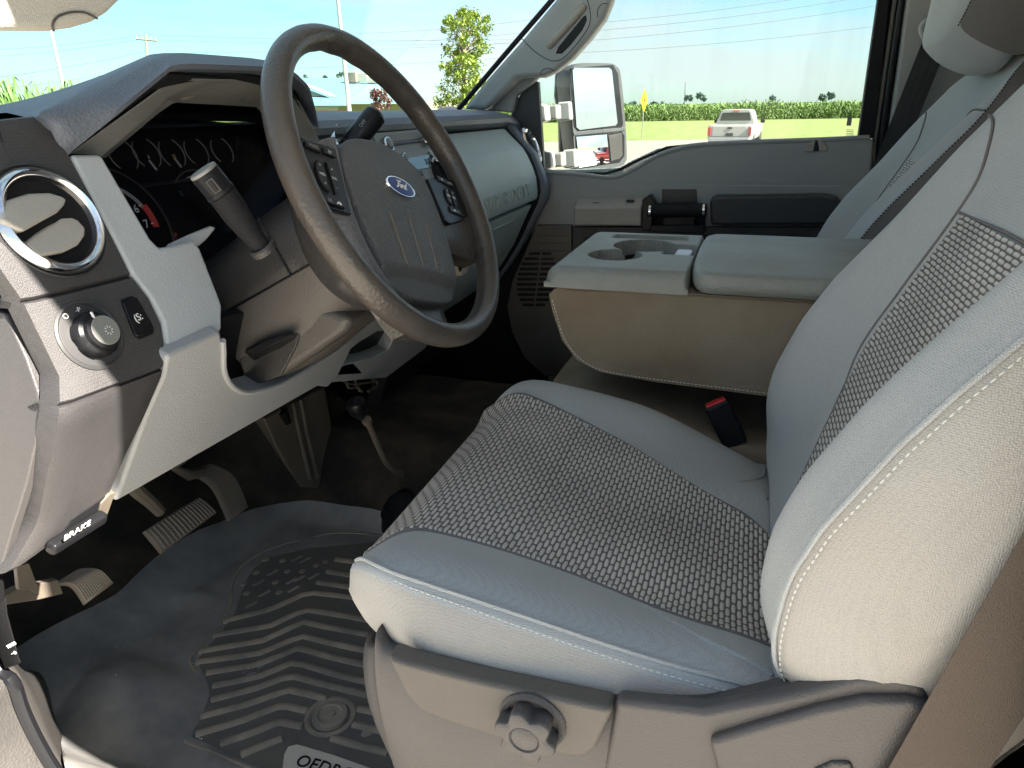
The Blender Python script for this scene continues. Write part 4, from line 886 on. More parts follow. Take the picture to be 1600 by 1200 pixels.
sw = [(188, 468), (206, 461), (216, 466), (242, 512), (241, 522), (218, 531), (211, 527)]
swc = DP(216, 496)
MB().prism([DP(*p, .0008) for p in sw], -dn*.006).build('dimmer_recess', M['black'], dash, bevel=.0015)
swi = [tuple(np.array(p)*.86 + np.array((215.5, 496))*.14) for p in sw]
MB().prism([DP(*p, .0028) for p in swi], -dn*.006).build('dimmer_switch', M['gloss_black'], dash, bevel=.001)
sx_ = unit(DP(224, 492)-DP(208, 500)); sy_ = unit(DP(208, 470)-DP(230, 524)); sy_ = unit(sy_ - sx_*(sy_ @ sx_))
text('dimmer_symbol', '(S:', DP(216, 496, .0032), sx_, sy_, .0095, M['white'], dash, .0002)
for k in (-1, 1): MB().box(DP(215.5, 496, .0030)+sy_*.0155*k, (.009, .0012, .0006), np.stack([sx_, sy_, dn], 1)).build('switch_ridge', M['black'], dash)

# parking brake release pocket at the bottom of the side panel
pk_ = [(92, 842), (112, 812), (165, 776), (175, 771), (170, 790), (160, 812), (150, 815), (118, 838), (98, 850)]
MB().prism([KP(*p, .001) for p in pk_], -kn_*.01).build('release_pocket', M['black_matte'], dash, bevel=.001)
MB().prism([KP(*p, .0025) for p in [(158, 787), (172, 772), (181, 769), (170, 800), (163, 816), (152, 812)]], -kn_*.012).build('pocket_edge', M['steel'], dash, bevel=.001)
rh_ = thing('brake_release_handle', 'black parking brake release handle lettered BRAKE under the dash end', 'brake release', tuple(KP(120, 835)))
hx = unit(KP(150, 812)-KP(92, 848)); hy = unit(np.cross(hx, kn_)); hy = hy if hy[2] > 0 else -hy
MB().box(KP(121, 831, .006), (.060, .013, .012), np.stack([hx, hy, kn_], 1)).build('handle_body', M['black'], rh_, bevel=.004, seg=3)
text('brake_lettering', 'BRAKE', KP(121, 829, .0136), hx, hy, .0095, M['white'], rh_, .0003)

# knee panel with the opening for the column
kp = [(262, 556), (346, 518), (349, 545), (350, 575), (358, 598), (374, 610), (396, 612), (440, 598), (500, 564), (528, 546), (548, 520), (558, 496), (548, 548), (528, 588), (512, 606), (497, 604), (180, 786), (228, 652), (255, 590)]
MB().prism([KP(*p, -.001) for p in kp], -kn_*.035).build('knee_panel', M['knee'], dash, bevel=.0045, seg=4)
# raised rim round the opening
MB().tube(cr([KP(*p, .000) for p in [(348, 532), (349, 550), (350, 578), (359, 599), (376, 611), (398, 612), (442, 598), (500, 565), (528, 547), (546, 524)]], 6), .0032, 8).build('opening_rim', M['knee'], dash)
MB().prism([KP(*p, -.05) for p in [(330, 500), (360, 640), (420, 640), (560, 560), (600, 440)]], -kn_*.01).build('column_recess', M['black'], dash)
# centre lower panel with cubby
co_ = [(515, 598), (530, 552), (556, 512), (600, 486), (662, 478), (700, 500), (664, 545), (604, 590)]
ci_ = [(522, 573), (536, 556), (560, 536), (590, 518), (612, 517), (617, 528), (606, 548), (580, 560)]
MB().frame([KP(*p, -.012) for p in co_], [KP(*p, -.012) for p in ci_], -kn_*.03).build('lower_centre_panel', M['knee'], dash, bevel=.003)
MB().prism([KP(*p, -.035) for p in [(510, 585), (530, 545), (600, 505), (630, 520), (600, 570)]], -kn_*.01).build('cubby_back', M['black'], dash)
MB().prism([KP(*p, -.012) for p in [(512, 606), (530, 600), (604, 590), (664, 545), (680, 560), (640, 600), (540, 640)]], -kn_*.002).build('under_lip', M['knee'], dash) if False else None

# centre stack --------------------------------------------------
cs = MB().prism([V3(-.150, .597, .762), V3(.165, .597, .762), V3(.175, .545, .63), V3(.18, .520, .55), V3(-.15, .520, .55), V3(-.15, .545, .63)], (0, .03, 0)).build('centre_stack', mat('blue grey stack plastic', (.27, .31, .33), .45, grain=(500, .2), var=.2, col2=(.24, .26, .27)), dash, bevel=.003)
def CSP(x, y, off=0.): return UP_(x, y, (0, .597, .762), unit((0, -.93, .366)), off)
csn = unit((0, -.93, .366)); csu = unit((0, .366, .93))
MB().prism([CSP(x, y, .004) for x, y in [(582, 208), (668, 200), (700, 262), (700, 285), (620, 290), (596, 240)]], -csn*.01).build('radio_face', M['door'], dash, bevel=.002)
MB().prism([CSP(x, y, .0055) for x, y in [(602, 211), (655, 205), (662, 216), (606, 223)]], -csn*.004).build('display_panel', M['bezel'], dash, bevel=.001)
MB().prism([CSP(x, y, .006) for x, y in [(606, 225), (658, 219), (659, 222), (607, 228)]], -csn*.004).build('disc_slot', M['black'], dash)
for x, y, r in ((601, 228, .0125), (663, 220, .0125), (626, 249, .008), (679, 250, .011)):
    c_ = CSP(x, y, .004); kk = MB().lathe(c_, csn, [(r, 0), (r, .009), (r*.92, .011), (r*.80, .011), (r*.74, .009), (.0001, .0085)], 36, cap=False).build('radio_knob', M['chrome'], dash, angle=30)
    MB().lathe(c_, csn, [(r*.74, .009), (r*.72, .0125), (r*.6, .0135), (.0001, .0137)], 30, cap=False).build('knob_face', M['door'], kk)
MB().prism([CSP(x, y, .0058) for x, y in [(634, 247), (676, 240), (682, 260), (648, 266)]], -csn*.004).build('radio_screen', mat('radio screen', (.16, .22, .24), .1, coat=.6), dash, bevel=.0008)
text('screen_text', 'X4', CSP(668, 253, .0062), V3(1, 0, 0), csu, .016, M['black'], dash, .0002)
for k in range(3): MB().box(CSP(640, 275, .005)+V3(k*.022, 0, 0), (.016, .009, .004), np.stack([V3(1, 0, 0), csu, csn], 1)).build('radio_button', M['column_dark'], dash, bevel=.001)
c_ = CSP(535, 222, .002); MB().lathe(c_, csn, [(.020, -.01), (.021, .004), (.025, .006), (.028, .001)], 40, cap=False).build('vent_ring', M['chrome'], dash)
MB().lathe(c_, csn, [(.020, .002), (.018, -.01), (.001, -.012)], 30, cap=False).build('vent_bowl', M['black'], dash)

# glove box side -------------------------------------------------
gp = [(.604, .752), (.590, .738), (.566, .716), (.558, .7085), (.5565, .7075), (.545, .690), (.530, .660), (.5215, .636), (.5185, .61), (.5175, .592), (.5205, .583), (.530, .578), (.55, .576)]
MB().grid([[V3(x, y+.0, z) for y, z in gp] for x in [.172, .175] + list(np.linspace(.2, .68, 14)) + [.692, .695]]).build('glove_box_door', M['knee_dark'] if 'knee_dark' in M else mat('grey green glove box plastic', (.36, .42, .42), .5, grain=(420, .35), scuff=.2, var=.25, col2=(.36, .38, .36)), dash, angle=25)
mg = bpy.data.materials['grey green glove box plastic']
gp2 = [(.548, .573), (.529, .571), (.530, .565), (.545, .535), (.575, .470), (.62, .40), (.66, .355)]
MB().grid([[V3(x, y, z) for y, z in gp2] for x in [.172, .175] + list(np.linspace(.2, .66, 12)) + [.672, .675]]).build('lower_glove_box_door', mg, dash, angle=25)
MB().box((.61, .5625, .7045), (.03, .001, .003)).build('latch_mark', M['black'], dash)
MB().tube([V3(.58, .538, .548), V3(.40, .538, .548)], .0018, 6).build('door_ridge', mg, dash)
dx, dz_ = V3(1, 0, 0), unit((0, .30, .95))
text('raised_lettering', 'SUPER DUTY', V3(.465, .5185, .612), dx, unit((0, .10, .99)), .042, mg, dash, .0024, spacing=1.42)
# dark surround behind and around the doors
fr = [(.625, .752), (.606, .748), (.597, .742), (.57, .715), (.548, .69), (.533, .655), (.523, .625), (.521, .600), (.528, .57), (.548, .53), (.58, .465), (.625, .395), (.67, .34), (.70, .25), (.72, .20)]
MB().grid([[V3(x, y+d, z) for y, z in fr] for x, d in [(.150, .03), (.162, .004), (.172, .006), (.174, .02), (.690, .02), (.696, .006), (.722, -.004), (.726, .01)]]).build('glove_box_surround', M['black_matte'], dash, angle=25)
pod = [(.615, .765), (.598, .758), (.588, .745), (.562, .712), (.541, .69), (.526, .655), (.514, .625), (.508, .600), (.512, .575), (.536, .53), (.57, .465), (.615, .395), (.66, .34), (.70, .24)]
MB().grid([[V3(x, y+d, z) for y, z in pod] for x, d in [(.724, .01), (.727, -.003), (.735, -.006), (.765, -.004), (.785, .004), (.797, .018), (.803, .05), (.805, .12)]]).build('end_pod', M['dash_dark'], dash, angle=60)
c_ = U(829, 228, X=.768); pn_ = unit((-.25, -.86, .42)); q = unit(np.cross((1, 0, 0), pn_)); q = q if q[2] > 0 else -q
MB().loft([[c_ + pn_*h + (r*1.0)*(math.cos(k/48*2*math.pi)*unit(np.cross(q, pn_)) ) *.55 + r*math.sin(k/48*2*math.pi)*q for k in range(48)] for r, h in [(.036, -.02), (.036, .004), (.042, .009), (.050, .006), (.052, -.01)]], cap=False).build('vent_ring', M['chrome'], dash)
MB().loft([[c_ + pn_*h + r*math.cos(k/48*2*math.pi)*unit(np.cross(q, pn_))*.55 + r*math.sin(k/48*2*math.pi)*q for k in range(48)] for r, h in [(.037, -.002), (.030, -.012), (.0001, -.014)]], cap=False).build('vent_bowl', M['column_dark'], dash)
MB().box(c_+pn_*.004, (.006, .05, .07), np.stack([unit(np.cross(q, pn_)), pn_, q], 1)).build('vent_vane', M['silver'], dash, bevel=.002) if False else None
# body behind everything so no gap shows through
MB().prism([V3(-.68, .735, .77), V3(-.68, 1.08, .78), V3(-.68, 1.08, .42), V3(-.68, .66, .46), V3(-.68, .66, .60)], (1.46, 0, 0)).build('dash_core', M['black_matte'], dash)
MB().prism([V3(-.12, .62, .56), V3(-.12, 1.08, .5), V3(-.12, 1.08, .40), V3(-.12, .60, .44)], (.9, 0, 0)).build('dash_core', M['black_matte'], dash)

# ---------------------------------------------------------------- instrument cluster
clu = thing('instrument_cluster', 'black instrument cluster with tachometer and speedometer behind a clear lens', 'instrument cluster', (-.34, .66, .72))
cn = dn; CO = -.105
def CP(x, y, off=0.): return DP(x, y, CO+off)
MB().prism([V3(-.60, *( (V3(0, .50, .58)+dup_*t+dn*(CO-.004))[1:])) for t in (-.02, .262)] + [V3(-.10, *((V3(0, .50, .58)+dup_*t+dn*(CO-.004))[1:])) for t in (.262, -.02)], -dn*.01).build('face_plate', M['flat_black'], clu)
def arc(c, r0, r1, a0, a1, off, m, name, par=clu, n=24, seg=1):
    o = []; 
    for k in range(n+1):
        t = R_(a0+(a1-a0)*k/n); v = V3(1, 0, 0)*math.cos(t)+dup_*math.sin(t); o.append((c+v*r0+dn*off, c+v*r1+dn*off))
    b = MB(); b.grid([[a, b_, b_-dn*.0012, a-dn*.0012, a] for a, b_ in o]); return b.build(name, m, par, angle=30)
tcx, tr_ = CP(186, 356), .052
arc(tcx, .0665, .0685, 0, 360, .003, M['column_dark'], 'gauge_ring', n=60)
arc(tcx, .046, .0500, 22, 120, .001, M['whitedim'], 'gauge_scale')
arc(tcx, .046, .0540, -8, 22, .0012, M['redprint'], 'red_zone')
for n_s, a in (('6', 26), ('7', -3), ('5', 56)):
    t = R_(a); v = V3(1, 0, 0)*math.cos(t)+dup_*math.sin(t)
    text('gauge_number', n_s, tcx+v*.0375+dn*.001, V3(1, 0, 0), dup_, .0135, M['white'], clu, .0002)
    MB().box(tcx+v*.0455+dn*.0016, (.004, .0012, .0006), np.stack([v, np.cross(dn, v), dn], 1)).build('gauge_tick', M['white'], clu)
scx = CP(330, 335)
arc(scx, .0565, .0583, -20, 130, .003, M['column_dark'], 'gauge_ring', n=50)
arc(scx, .0475, .051, 0, 110, .001, M['whitedim'], 'gauge_scale')
for n_s, a in (('80', 18), ('70', 36), ('60', 54), ('50', 72), ('40', 90)):
    t = R_(a); v = V3(1, 0, 0)*math.cos(t)+dup_*math.sin(t)
    text('gauge_number', n_s, scx+v*.0405+dn*.001, V3(1, 0, 0), dup_, .0105, M['white'], clu, .0002)
    MB().box(scx+v*.0485+dn*.0016, (.005, .0014, .0006), np.stack([v, np.cross(dn, v), dn], 1)).build('gauge_tick', M['white'], clu)
for i, (x, y) in enumerate([(191, 243), (228, 240), (268, 240), (306, 238), (346, 236)]):
    c_ = CP(x, y); arc(c_, .0185, .0192, -60, 60, .002, M['bezel'], 'small_gauge_ring'); arc(c_, .0185, .0192, 130, 230, .002, M['bezel'], 'small_gauge_ring')
for x, y, m in ((239, 258, 'silver'), (278, 254, 'silver')):
    MB().box(CP(x, y, .004), (.003, .001, .013), np.stack([unit(V3(1, 0, 0)+dup_*.35), dn, unit(dup_-V3(.35, 0, 0))], 1)).build('needle', M[m], clu, bevel=.0008)
text('gauge_mark', 'F', CP(233, 246, .002), V3(1, 0, 0), dup_, .006, M['white'], clu, .0002); text('gauge_mark', 'H', CP(272, 244, .002), V3(1, 0, 0), dup_, .006, M['yellowprint'], clu, .0002)
text('gear_mark', 'P', CP(275, 368, .002), V3(1, 0, .0), dup_, .0085, M['redprint'], clu, .0002)
text('gear_mark', 'R', CP(284, 303, .002), V3(1, 0, .0), dup_, .010, mat('dim teal display', (.02, .07, .08), .4), clu, .0002)
MB().box(CP(262, 285, .001), (.09, .0012, .004), np.stack([V3(1, 0, 0), dn, dup_], 1)).build('display_ledge', M['black'], clu)
MB().prism([DP(x, y, -.050) for x, y in [(155, 250), (245, 160), (420, 160), (470, 240), (430, 330), (300, 390), (240, 400)]], -dn*.0015).build('lens', M['lens'], clu, smooth=False)
# ================================================================ STEERING WHEEL AND COLUMN
sw_ = thing('steering_wheel', 'worn dark steering wheel with a grained airbag pad and blue oval badge', 'steering wheel', (-.343, .382, .715))
WC = V3(-.3434, .3819, .7153); WT = .476
wa, wnn = V3(1, 0, 0), V3(0, -math.cos(WT), math.sin(WT)); wb = np.cross(wnn, wa)
ca, sa = math.cos(R_(21.5)), math.sin(R_(21.5)); e1 = ca*wa - sa*wb; e2 = sa*wa + ca*wb
def W(u, v, w=0.): return WC + e1*u + e2*v + wnn*(w-.015)
def WP(x, y, w=0.):  # pixel on the wheel plane raised by w
    return UP_(x, y, WC, wnn, w)
def WUV(x, y, w=0.): q = WP(x, y, w)-WC; return (q @ e1, q @ e2)
secs = []; RR = .1788
for k in range(144):
    t = k/144*2*math.pi; d = math.cos(t)*e1+math.sin(t)*e2; rad = .0140
    up = max(0, math.sin(t)) ; rip = 0
    ring = []
    for j in range(20):
        p = j/20*2*math.pi; rr = rad
        if math.cos(p) < 0 and .25 < t < 2.2: rr *= 1 - .13*(.5+.5*math.cos(t*26))*(-math.cos(p))*sm(.25, .45, t)*sm(2.2, 2.0, t)
        if .05 < t < 3.1: pass
        ring.append(WC + d*(RR+rr*.96*math.cos(p)) + wnn*(rr*1.10*math.sin(p)))
    secs.append(ring)
b = MB(); b.grid(secs, closed_u=True, closed_v=True); b.build('rim', M['rim'], sw_)
# airbag pad: pillow in the wheel frame
po = [(-.083, .010), (-.074, .036), (-.045, .050), (.0, .056), (.045, .052), (.073, .040), (.084, .014), (.088, -.03), (.083, -.085), (.070, -.118), (.045, -.130), (.0, -.134), (-.040, -.130), (-.060, -.118), (-.074, -.08), (-.083, -.03)]
po = [tuple(p) for p in resample(cr([V3(*p) for p in po], 6, True)+[V3(*po[0])], 81)[:-1]]
def ptop(u, v):
    z = .016 - .9*u*u - .25*(v+.03)**2
    z -= .007*sm(-.098, -.112, v) if v < -.09 else 0
    return z
def wfr(a, b_, h): return W(a, b_, h)
def dense_pillow(outline, top, side, frame, name, m, par, rings=26, sub=0):
    c = np.mean(np.array(outline), axis=0); rows = []
    for k in range(1, rings+1):
        s = k/rings; rows.append([frame(*(c+(np.array(p)-c)*s), top(*(c+(np.array(p)-c)*s))) for p in outline])
    N = len(outline); o = np.array(outline); nx = np.roll(o, -1, 0)-np.roll(o, 1, 0); nr = np.stack([nx[:, 1], -nx[:, 0]], 1); nr /= np.linalg.norm(nr, axis=1)[:, None]
    if .5*np.sum(o[:, 0]*np.roll(o[:, 1], -1) - np.roll(o[:, 0], -1)*o[:, 1]) < 0: nr = -nr
    for so_, dr in side: rows.append([frame(*(o[i]+nr[i]*so_), top(*outline[i])+dr) for i in range(N)])
    b = MB(); b.grid(rows, closed_u=True); cc = b.add([frame(c[0], c[1], top(*c))], [])
    for j in range(N): b.f.append((cc, j, (j+1) % N))
    return b.build(name, m, par, angle=50)
po2 = [tuple(p) for p in resample([V3(*p) for p in po]+[V3(*po[0])], 241)[:-1]]
padside = [(.0012, -.0008), (.002, -.0025), (.002, -.012), (-.002, -.030)]
pad = dense_pillow(po2, ptop, padside, wfr, 'airbag_pad', M['pad'], sw_, rings=60)
for gx in (-.036, 0, .036):
    MB().tube([W(gx*(1-.15*((-.03-v)/.07)), v, ptop(gx*(1-.15*((-.03-v)/.07)), v)+.0001) for v in np.linspace(-.037, -.098, 9)], .0022, 8, flat=.35, up=wnn).build('groove', M['groove'], pad)
# switch marks pressed in the pad, and the oval badge
MB().box(W(-.035, .006, ptop(-.035, .006)+.0002), (.010, .001, .0008), np.stack([e1, e2, wnn], 1)).build('horn_mark', M['spoke'], pad)
MB().box(W(.005, -.021, ptop(0, -.02)+.0002), (.018, .001, .0008), np.stack([e1, e2, wnn], 1)).build('horn_mark', M['spoke'], pad)
for k in (-1, 1): MB().box(W(.040, .004, ptop(.04, 0)+.0003), (.008, .001, .0008), np.stack([unit(e1+e2*k), unit(e2-e1*k), wnn], 1)).build('horn_mark', M['spoke'], pad)
bw_, bh_ = .0270, .0112; bz = ptop(0, 0)
bdg = MB().loft([[W(bw_*s*math.cos(k/64*2*math.pi), bh_*(s-(1-s)*0)*math.sin(k/64*2*math.pi)+.002, bz+h) for k in range(64)] for s, h in [(1.03, -.003), (1.03, .0015), (1.0, .0024), (.93, .0024), (.91, .0018)]], cap=False).build('badge_rim', M['chrome'], sw_, angle=40)
MB().loft([[W(bw_*s*math.cos(k/64*2*math.pi), bh_*s*math.sin(k/64*2*math.pi)+.002, bz+h) for k in range(64)] for s, h in [(.94, .001), (.90, .0021), (.5, .0027), (.01, .0028)]]).build('badge_field', M['blue'], bdg)
def script_letters():
    """flowing script word drawn as thin tapering strokes"""
    S = .0016; z = bz+.0034; b = MB()
    def st(pts, r=.62):
        q = cr([V3(*p, 0) for p in pts], 6); n = len(q); b.tube([W((p[0]-7.0+.28*p[1])*S, (p[1]-2.6)*S+.002, z) for p in q], [S*r*(.55+.45*math.sin(math.pi*(i+.8)/(n+.6))) for i in range(n)], 6, flat=.35, up=wnn)
    st([(.2, 5.6), (1.0, 6.2), (2.2, 5.9), (3.6, 5.9), (5.0, 6.5), (5.6, 6.1)]); st([(3.0, 5.9), (2.3, 3.8), (1.7, 1.8), (.6, .7), (-.3, 1.3)], .8); st([(.9, 3.6), (2.1, 3.6), (3.4, 4.0)])
    st([(5.1, 3.7), (4.2, 3.5), (3.9, 2.0), (4.7, 1.0), (5.7, 1.9), (5.6, 3.3), (5.0, 3.8), (6.3, 3.3)])
    st([(6.6, 3.6), (7.1, 3.8), (7.0, 2.4), (6.9, 1.0)], .7); st([(7.0, 2.6), (7.7, 3.7), (8.5, 3.6)])
    st([(10.6, 3.5), (9.6, 3.7), (8.9, 2.4), (9.3, 1.1), (10.3, 1.6), (10.9, 3.2)]); st([(12.4, 6.6), (11.6, 4.8), (10.9, 2.6), (10.9, 1.1), (12.2, 1.3)], .7)
    return b.build('script_lettering', M['white'], bdg)
script_letters()
# hub back cover
def ell(rx, ry_up, ry_dn, w, n=56, cx=0., cy=-.03):
    out = []
    for k in range(n):
        t = k/n*2*math.pi; c, s = math.cos(t), math.sin(t); p = 2.6; cc = math.copysign(abs(c)**(2/p), c); ss = math.copysign(abs(s)**(2/p), s)
        out.append(W(cx+rx*cc, cy+(ry_up if s > 0 else ry_dn)*ss, w))
    return out
MB().loft([ell(.084, .082, .100, -.006), ell(.100, .090, .108, -.012), ell(.122, .094, .110, -.026), ell(.118, .088, .102, -.045), ell(.100, .076, .088, -.064), ell(.075, .065, .070, -.076)]).build('hub_cover', M['column_dark'], sw_, angle=60)
# spokes
def spoke(pts_in, pts_out, w_in, w_out, th, name, m, n=8, bow=.004):
    rows = []
    for i in range(n+1):
        t = i/n; a = np.array(pts_in[0])*(1-t)+np.array(pts_out[0])*t; c = np.array(pts_in[1])*(1-t)+np.array(pts_out[1])*t; w0 = w_in*(1-t)+w_out*t + bow*math.sin(math.pi*t)*-1
        mid = (a+c)/2; pr = [(0, 0), (.06, .0035), (.2, .0055), (.5, .006), (.8, .0055), (.94, .0035), (1, 0)]
        rows.append([W(*(a+(c-a)*s), w0+h) for s, h in pr] + [W(*(a+(c-a)*s), w0-th) for s in (1, .5, 0)])
    return MB().loft(rows).build(name, m, sw_, angle=60)
spoke([(.078, .050), (.078, -.052)], [(.172, .056), (.170, -.056)], .001, .004, .024, 'spoke', M['rim'])
spoke([(-.080, -.062), (-.080, .032)], [(-.152, -.056), (-.154, .024)], -.004, -.006, .010, 'spoke', M['rim'])
spoke([(-.066, -.100), (.070, -.100)], [(-.044, -.172), (.048, -.172)], -.010, -.003, .022, 'spoke', M['rim'])
# grey cover strips that run past both sides of the pad to the lower spoke
for q in (-1, 1):
    P1 = [V3(q*.120, .026, 0), V3(q*.119, -.02, 0), V3(q*.108, -.07, 0), V3(q*.088, -.115, 0), V3(q*.066, -.152, 0)]
    P0 = [V3(q*.082, .044, 0), V3(q*.090, -.02, 0), V3(q*.087, -.07, 0), V3(q*.073, -.108, 0), V3(q*.050, -.140, 0)]
    if q > 0: continue
    a_, c_ = resample(cr(P0, 6), 22), resample(cr(P1, 6), 22)
    MB().grid([[W(p[0], p[1], -.008), W(p[0], p[1], .006), W(*(p*.85+r*.15)[:2], .0085), W(*(p*.5+r*.5)[:2], .0085), W(*(p*.12+r*.88)[:2], .005), W(r[0], r[1], -.004), W(r[0], r[1], -.02)] for p, r in zip(a_, c_)]).build('spoke_cover', M['spoke'], sw_, angle=60)
# button panels
for q in (-1, 1):
    if q < 0: u_ = lambda u: u-.012
    bp_ = [(q*.094, .024), (q*.146, .020), (q*.149, .012), (q*.143, -.050), (q*.137, -.055), (q*.100, -.053)]
    bq = [WUV(x, y, -.0045) for x, y in [(668, 279), (692, 278), (714, 283), (722, 296), (733, 336), (724, 344), (704, 350), (696, 345)]]
    if q > 0: bp_ = bq
    uc, vc_ = WUV(703, 309, -.0045); DU, DV = (uc-.124, vc_+.018) if q > 0 else (-(uc-.124)*0, 0)
    PM = (lambda u, v: (uc+(u-.124)*.78, vc_+(v+.018)*.72)) if q > 0 else (lambda u, v: (u, v))
    pan = MB().prism([W(*p, .0105) for p in bp_], -wnn*.006).build('button_panel', M['gloss_black'], sw_, bevel=.0015)
    def btn(u0, v0, wd, hg, nm='button', r=.0012): return MB().box(W(*PM(u0, v0), .0112), (wd, hg, .003), np.stack([e1, e2, wnn], 1)).build(nm, M['gloss_black'], pan, bevel=r)
    btn(q*.110, .0135, .018, .0075); btn(q*.134, .012, .020, .0075); btn(q*.126, -.046, .030, .008)
    for hh in (-1, 1):
        o_ = []
        for k in range(13): t = R_(-80+160*k/12); o_.append((q*.124+hh*(.0015+.0145*math.cos(t)), -.018+.0185*math.sin(t)))
        MB().prism([W(*PM(p[0], p[1]), .0128) for p in o_], -wnn*.003).build('button', M['gloss_black'], pan, bevel=.0008)
        for v_, s_ in ((.010, '+' if hh > 0 else '>'), (0, 'VOL' if hh > 0 else 'MED'), (-.010, '-' if hh > 0 else '<')): text('button_mark', s_, W(*PM(q*.124+hh*.0085, -.018+v_), .0132), e1, e2, .0050 if len(s_) < 3 else .0042, M['white'], pan, .0001)
    text('button_mark', 'VOICE', W(*PM(q*.134, .012), .0132), e1, e2, .0045, M['whitedim'], pan, .0001); text('button_mark', '(<', W(*PM(q*.110, .0135), .0132), e1, e2, .0055, M['white'], pan, .0001)
    text('button_mark', 'OK', W(*PM(q*.133, -.046), .0132), e1, e2, .0045, M['whitedim'], pan, .0001); MB().tube(cr([W(*PM(q*.117, -.0475), .0132), W(*PM(q*.120, -.0455), .0132), W(*PM(q*.123, -.0475), .0132)], 4), .0009, 6).build('button_mark', M['white'], pan)

# --- column shroud
clm = thing('steering_column', 'brown grey plastic steering column shroud below the wheel', 'steering column', (-.343, .50, .65))
def CW(u, v, w): return WC + wa*u + wb*v + wnn*w
def csq(rx, up, dn_, w, p=3.2, n=52, cy=0., cx=0.):
    out = []
    for k in range(n):
        t = k/n*2*math.pi; c, s = math.cos(t), math.sin(t); cc = math.copysign(abs(c)**(2/p), c); ss = math.copysign(abs(s)**(2/p), s)
        out.append(CW(cx+rx*cc, cy+(up if s > 0 else dn_)*ss, w))
    return out
MB().loft([csq(.066, .050, .078, -.070, cy=-.01), csq(.075, .056, .088, -.082, cy=-.01), csq(.080, .058, .098, -.11, cy=-.01), csq(.082, .056, .112, -.15, cy=-.012), csq(.082, .050, .120, -.20, cy=-.014), csq(.080, .045, .118, -.27, cy=-.014)], cap=True).build('shroud', M['column'], clm, angle=60, bevel=0)
# upper half sits slightly proud, with a parting line
up_pts = lambda g, w: [CW(u, v, w) for u, v in g]
def upsec(rx, up, w, cut=-.030):
    out = []
    for k in range(27):
        t = R_(-18 + 216*k/26); c, s = math.cos(t), math.sin(t); cc = math.copysign(abs(c)**(2/3.2), c); ss = math.copysign(abs(s)**(2/3.2), s); out.append(CW(rx*cc, max(cut, -.01+up*ss), w))
    return out
MB().grid([upsec(.0700, .052, -.068), upsec(.0775, .059, -.082), upsec(.0830, .0615, -.11), upsec(.0850, .0595, -.15), upsec(.0850, .0535, -.20), upsec(.083, .048, -.27)]).build('upper_shroud', M['column_dark'], clm, angle=60)
MB().tube([CW(-.0835, -.0315, w) for w in (-.085, -.12, -.16, -.21, -.27)], .0012, 6).build('parting_line', M['black'], clm)
MB().tube([CW(-.0855, z, -.128) for z in (.04, .01, -.0315)], .0010, 6).build('parting_line', M['black'], clm)
# gap flange toward the wheel
MB().loft([csq(.060, .045, .060, -.060, cy=-.01), csq(.060, .045, .060, -.085, cy=-.01)]).build('column_neck', M['black'], clm)
# tilt lever and opening under the column
lv = U(415, 545, X=-.40)
MB().loft([[U(x, y, X=-.418) for x, y in [(350, 530), (392, 512), (470, 520), (465, 540), (440, 588), (400, 600), (384, 590), (372, 560)]], [U(x, y, X=-.402) for x, y in [(350, 530), (392, 512), (470, 520), (465, 540), (440, 588), (400, 600), (384, 590), (372, 560)]]]).build('lower_pocket', M['column_dark'], clm, bevel=.003)
MB().loft([[U(x, y, X=-.435) for x, y in [(382, 546), (420, 528), (458, 518), (462, 526), (425, 540), (396, 556)]], [U(x, y, X=-.405) for x, y in [(380, 552), (420, 532), (458, 522), (460, 534), (425, 556), (398, 570)]]]).build('tilt_lever', M['black'], clm, bevel=.003, seg=3)
# rear lower part of the shroud reaching down to the knee panel
MB().prism([U(x, y, X=-.415) for x, y in [(345, 520), (356, 470), (470, 470), (548, 498), (540, 520), (500, 548), (440, 588), (400, 602), (372, 596), (384, 560), (372, 520)]], (.15, 0, 0)).build('lower_shroud', M['column'], clm, bevel=.014, seg=4)

st_ = thing('turn_signal_stalk', 'black turn signal stalk with a round grey end left of the column', 'stalk', tuple(U(405, 380, D=.66)))
s0, s1, s2, s3 = U(408, 384, D=.665), U(386, 358, D=.652), U(352, 310, D=.63), U(318, 268, D=.615)
ax = unit(s3-s2)
MB().tube([s0, s0*.5+s1*.5, s1, s1*.5+s2*.5, s2, s2+ax*.004], [.0085, .0095, .0105, .0125, .0128, .0128], 24).build('stalk_arm', M['black_matte'], st_)
bd = MB().lathe(s2+ax*.0045, ax, [(.0128, 0), (.0132, .0005), (.0132, .004), (.0126, .0045), (.0128, .0050), (.0128, .0215), (.0126, .022)], 40).build('stalk_barrel', M['black'], st_, angle=40)
MB().lathe(s2+ax*.026, ax, [(.0124, 0), (.0127, .001), (.0127, .0028), (.0118, .0036), (.0001, .0038)], 40, cap=False).build('stalk_cap', M['bezel'], st_, angle=40)
sl_ = unit(np.cross(ax, FW)); fn = unit(-FW - ax*(-FW @ ax))
MB().box(s2+ax*.0155+fn*.0118+sl_*-.001, (.0085, .014, .003), np.stack([sl_, ax, fn], 1)).build('wiper_slider_frame', M['gloss_black'], st_, bevel=.0008)
MB().box(s2+ax*.0155+fn*.0128-sl_*.001, (.0035, .0095, .003), np.stack([sl_, ax, fn], 1)).build('wiper_slider', M['black'], st_, bevel=.0006)
MB().lathe(s0-unit(s1-s0)*.002, unit(s1-s0), [(.0130, -.004), (.0130, .001), (.0115, .0030), (.0095, .002)], 30).build('stalk_boot', M['column_dark'], clm)

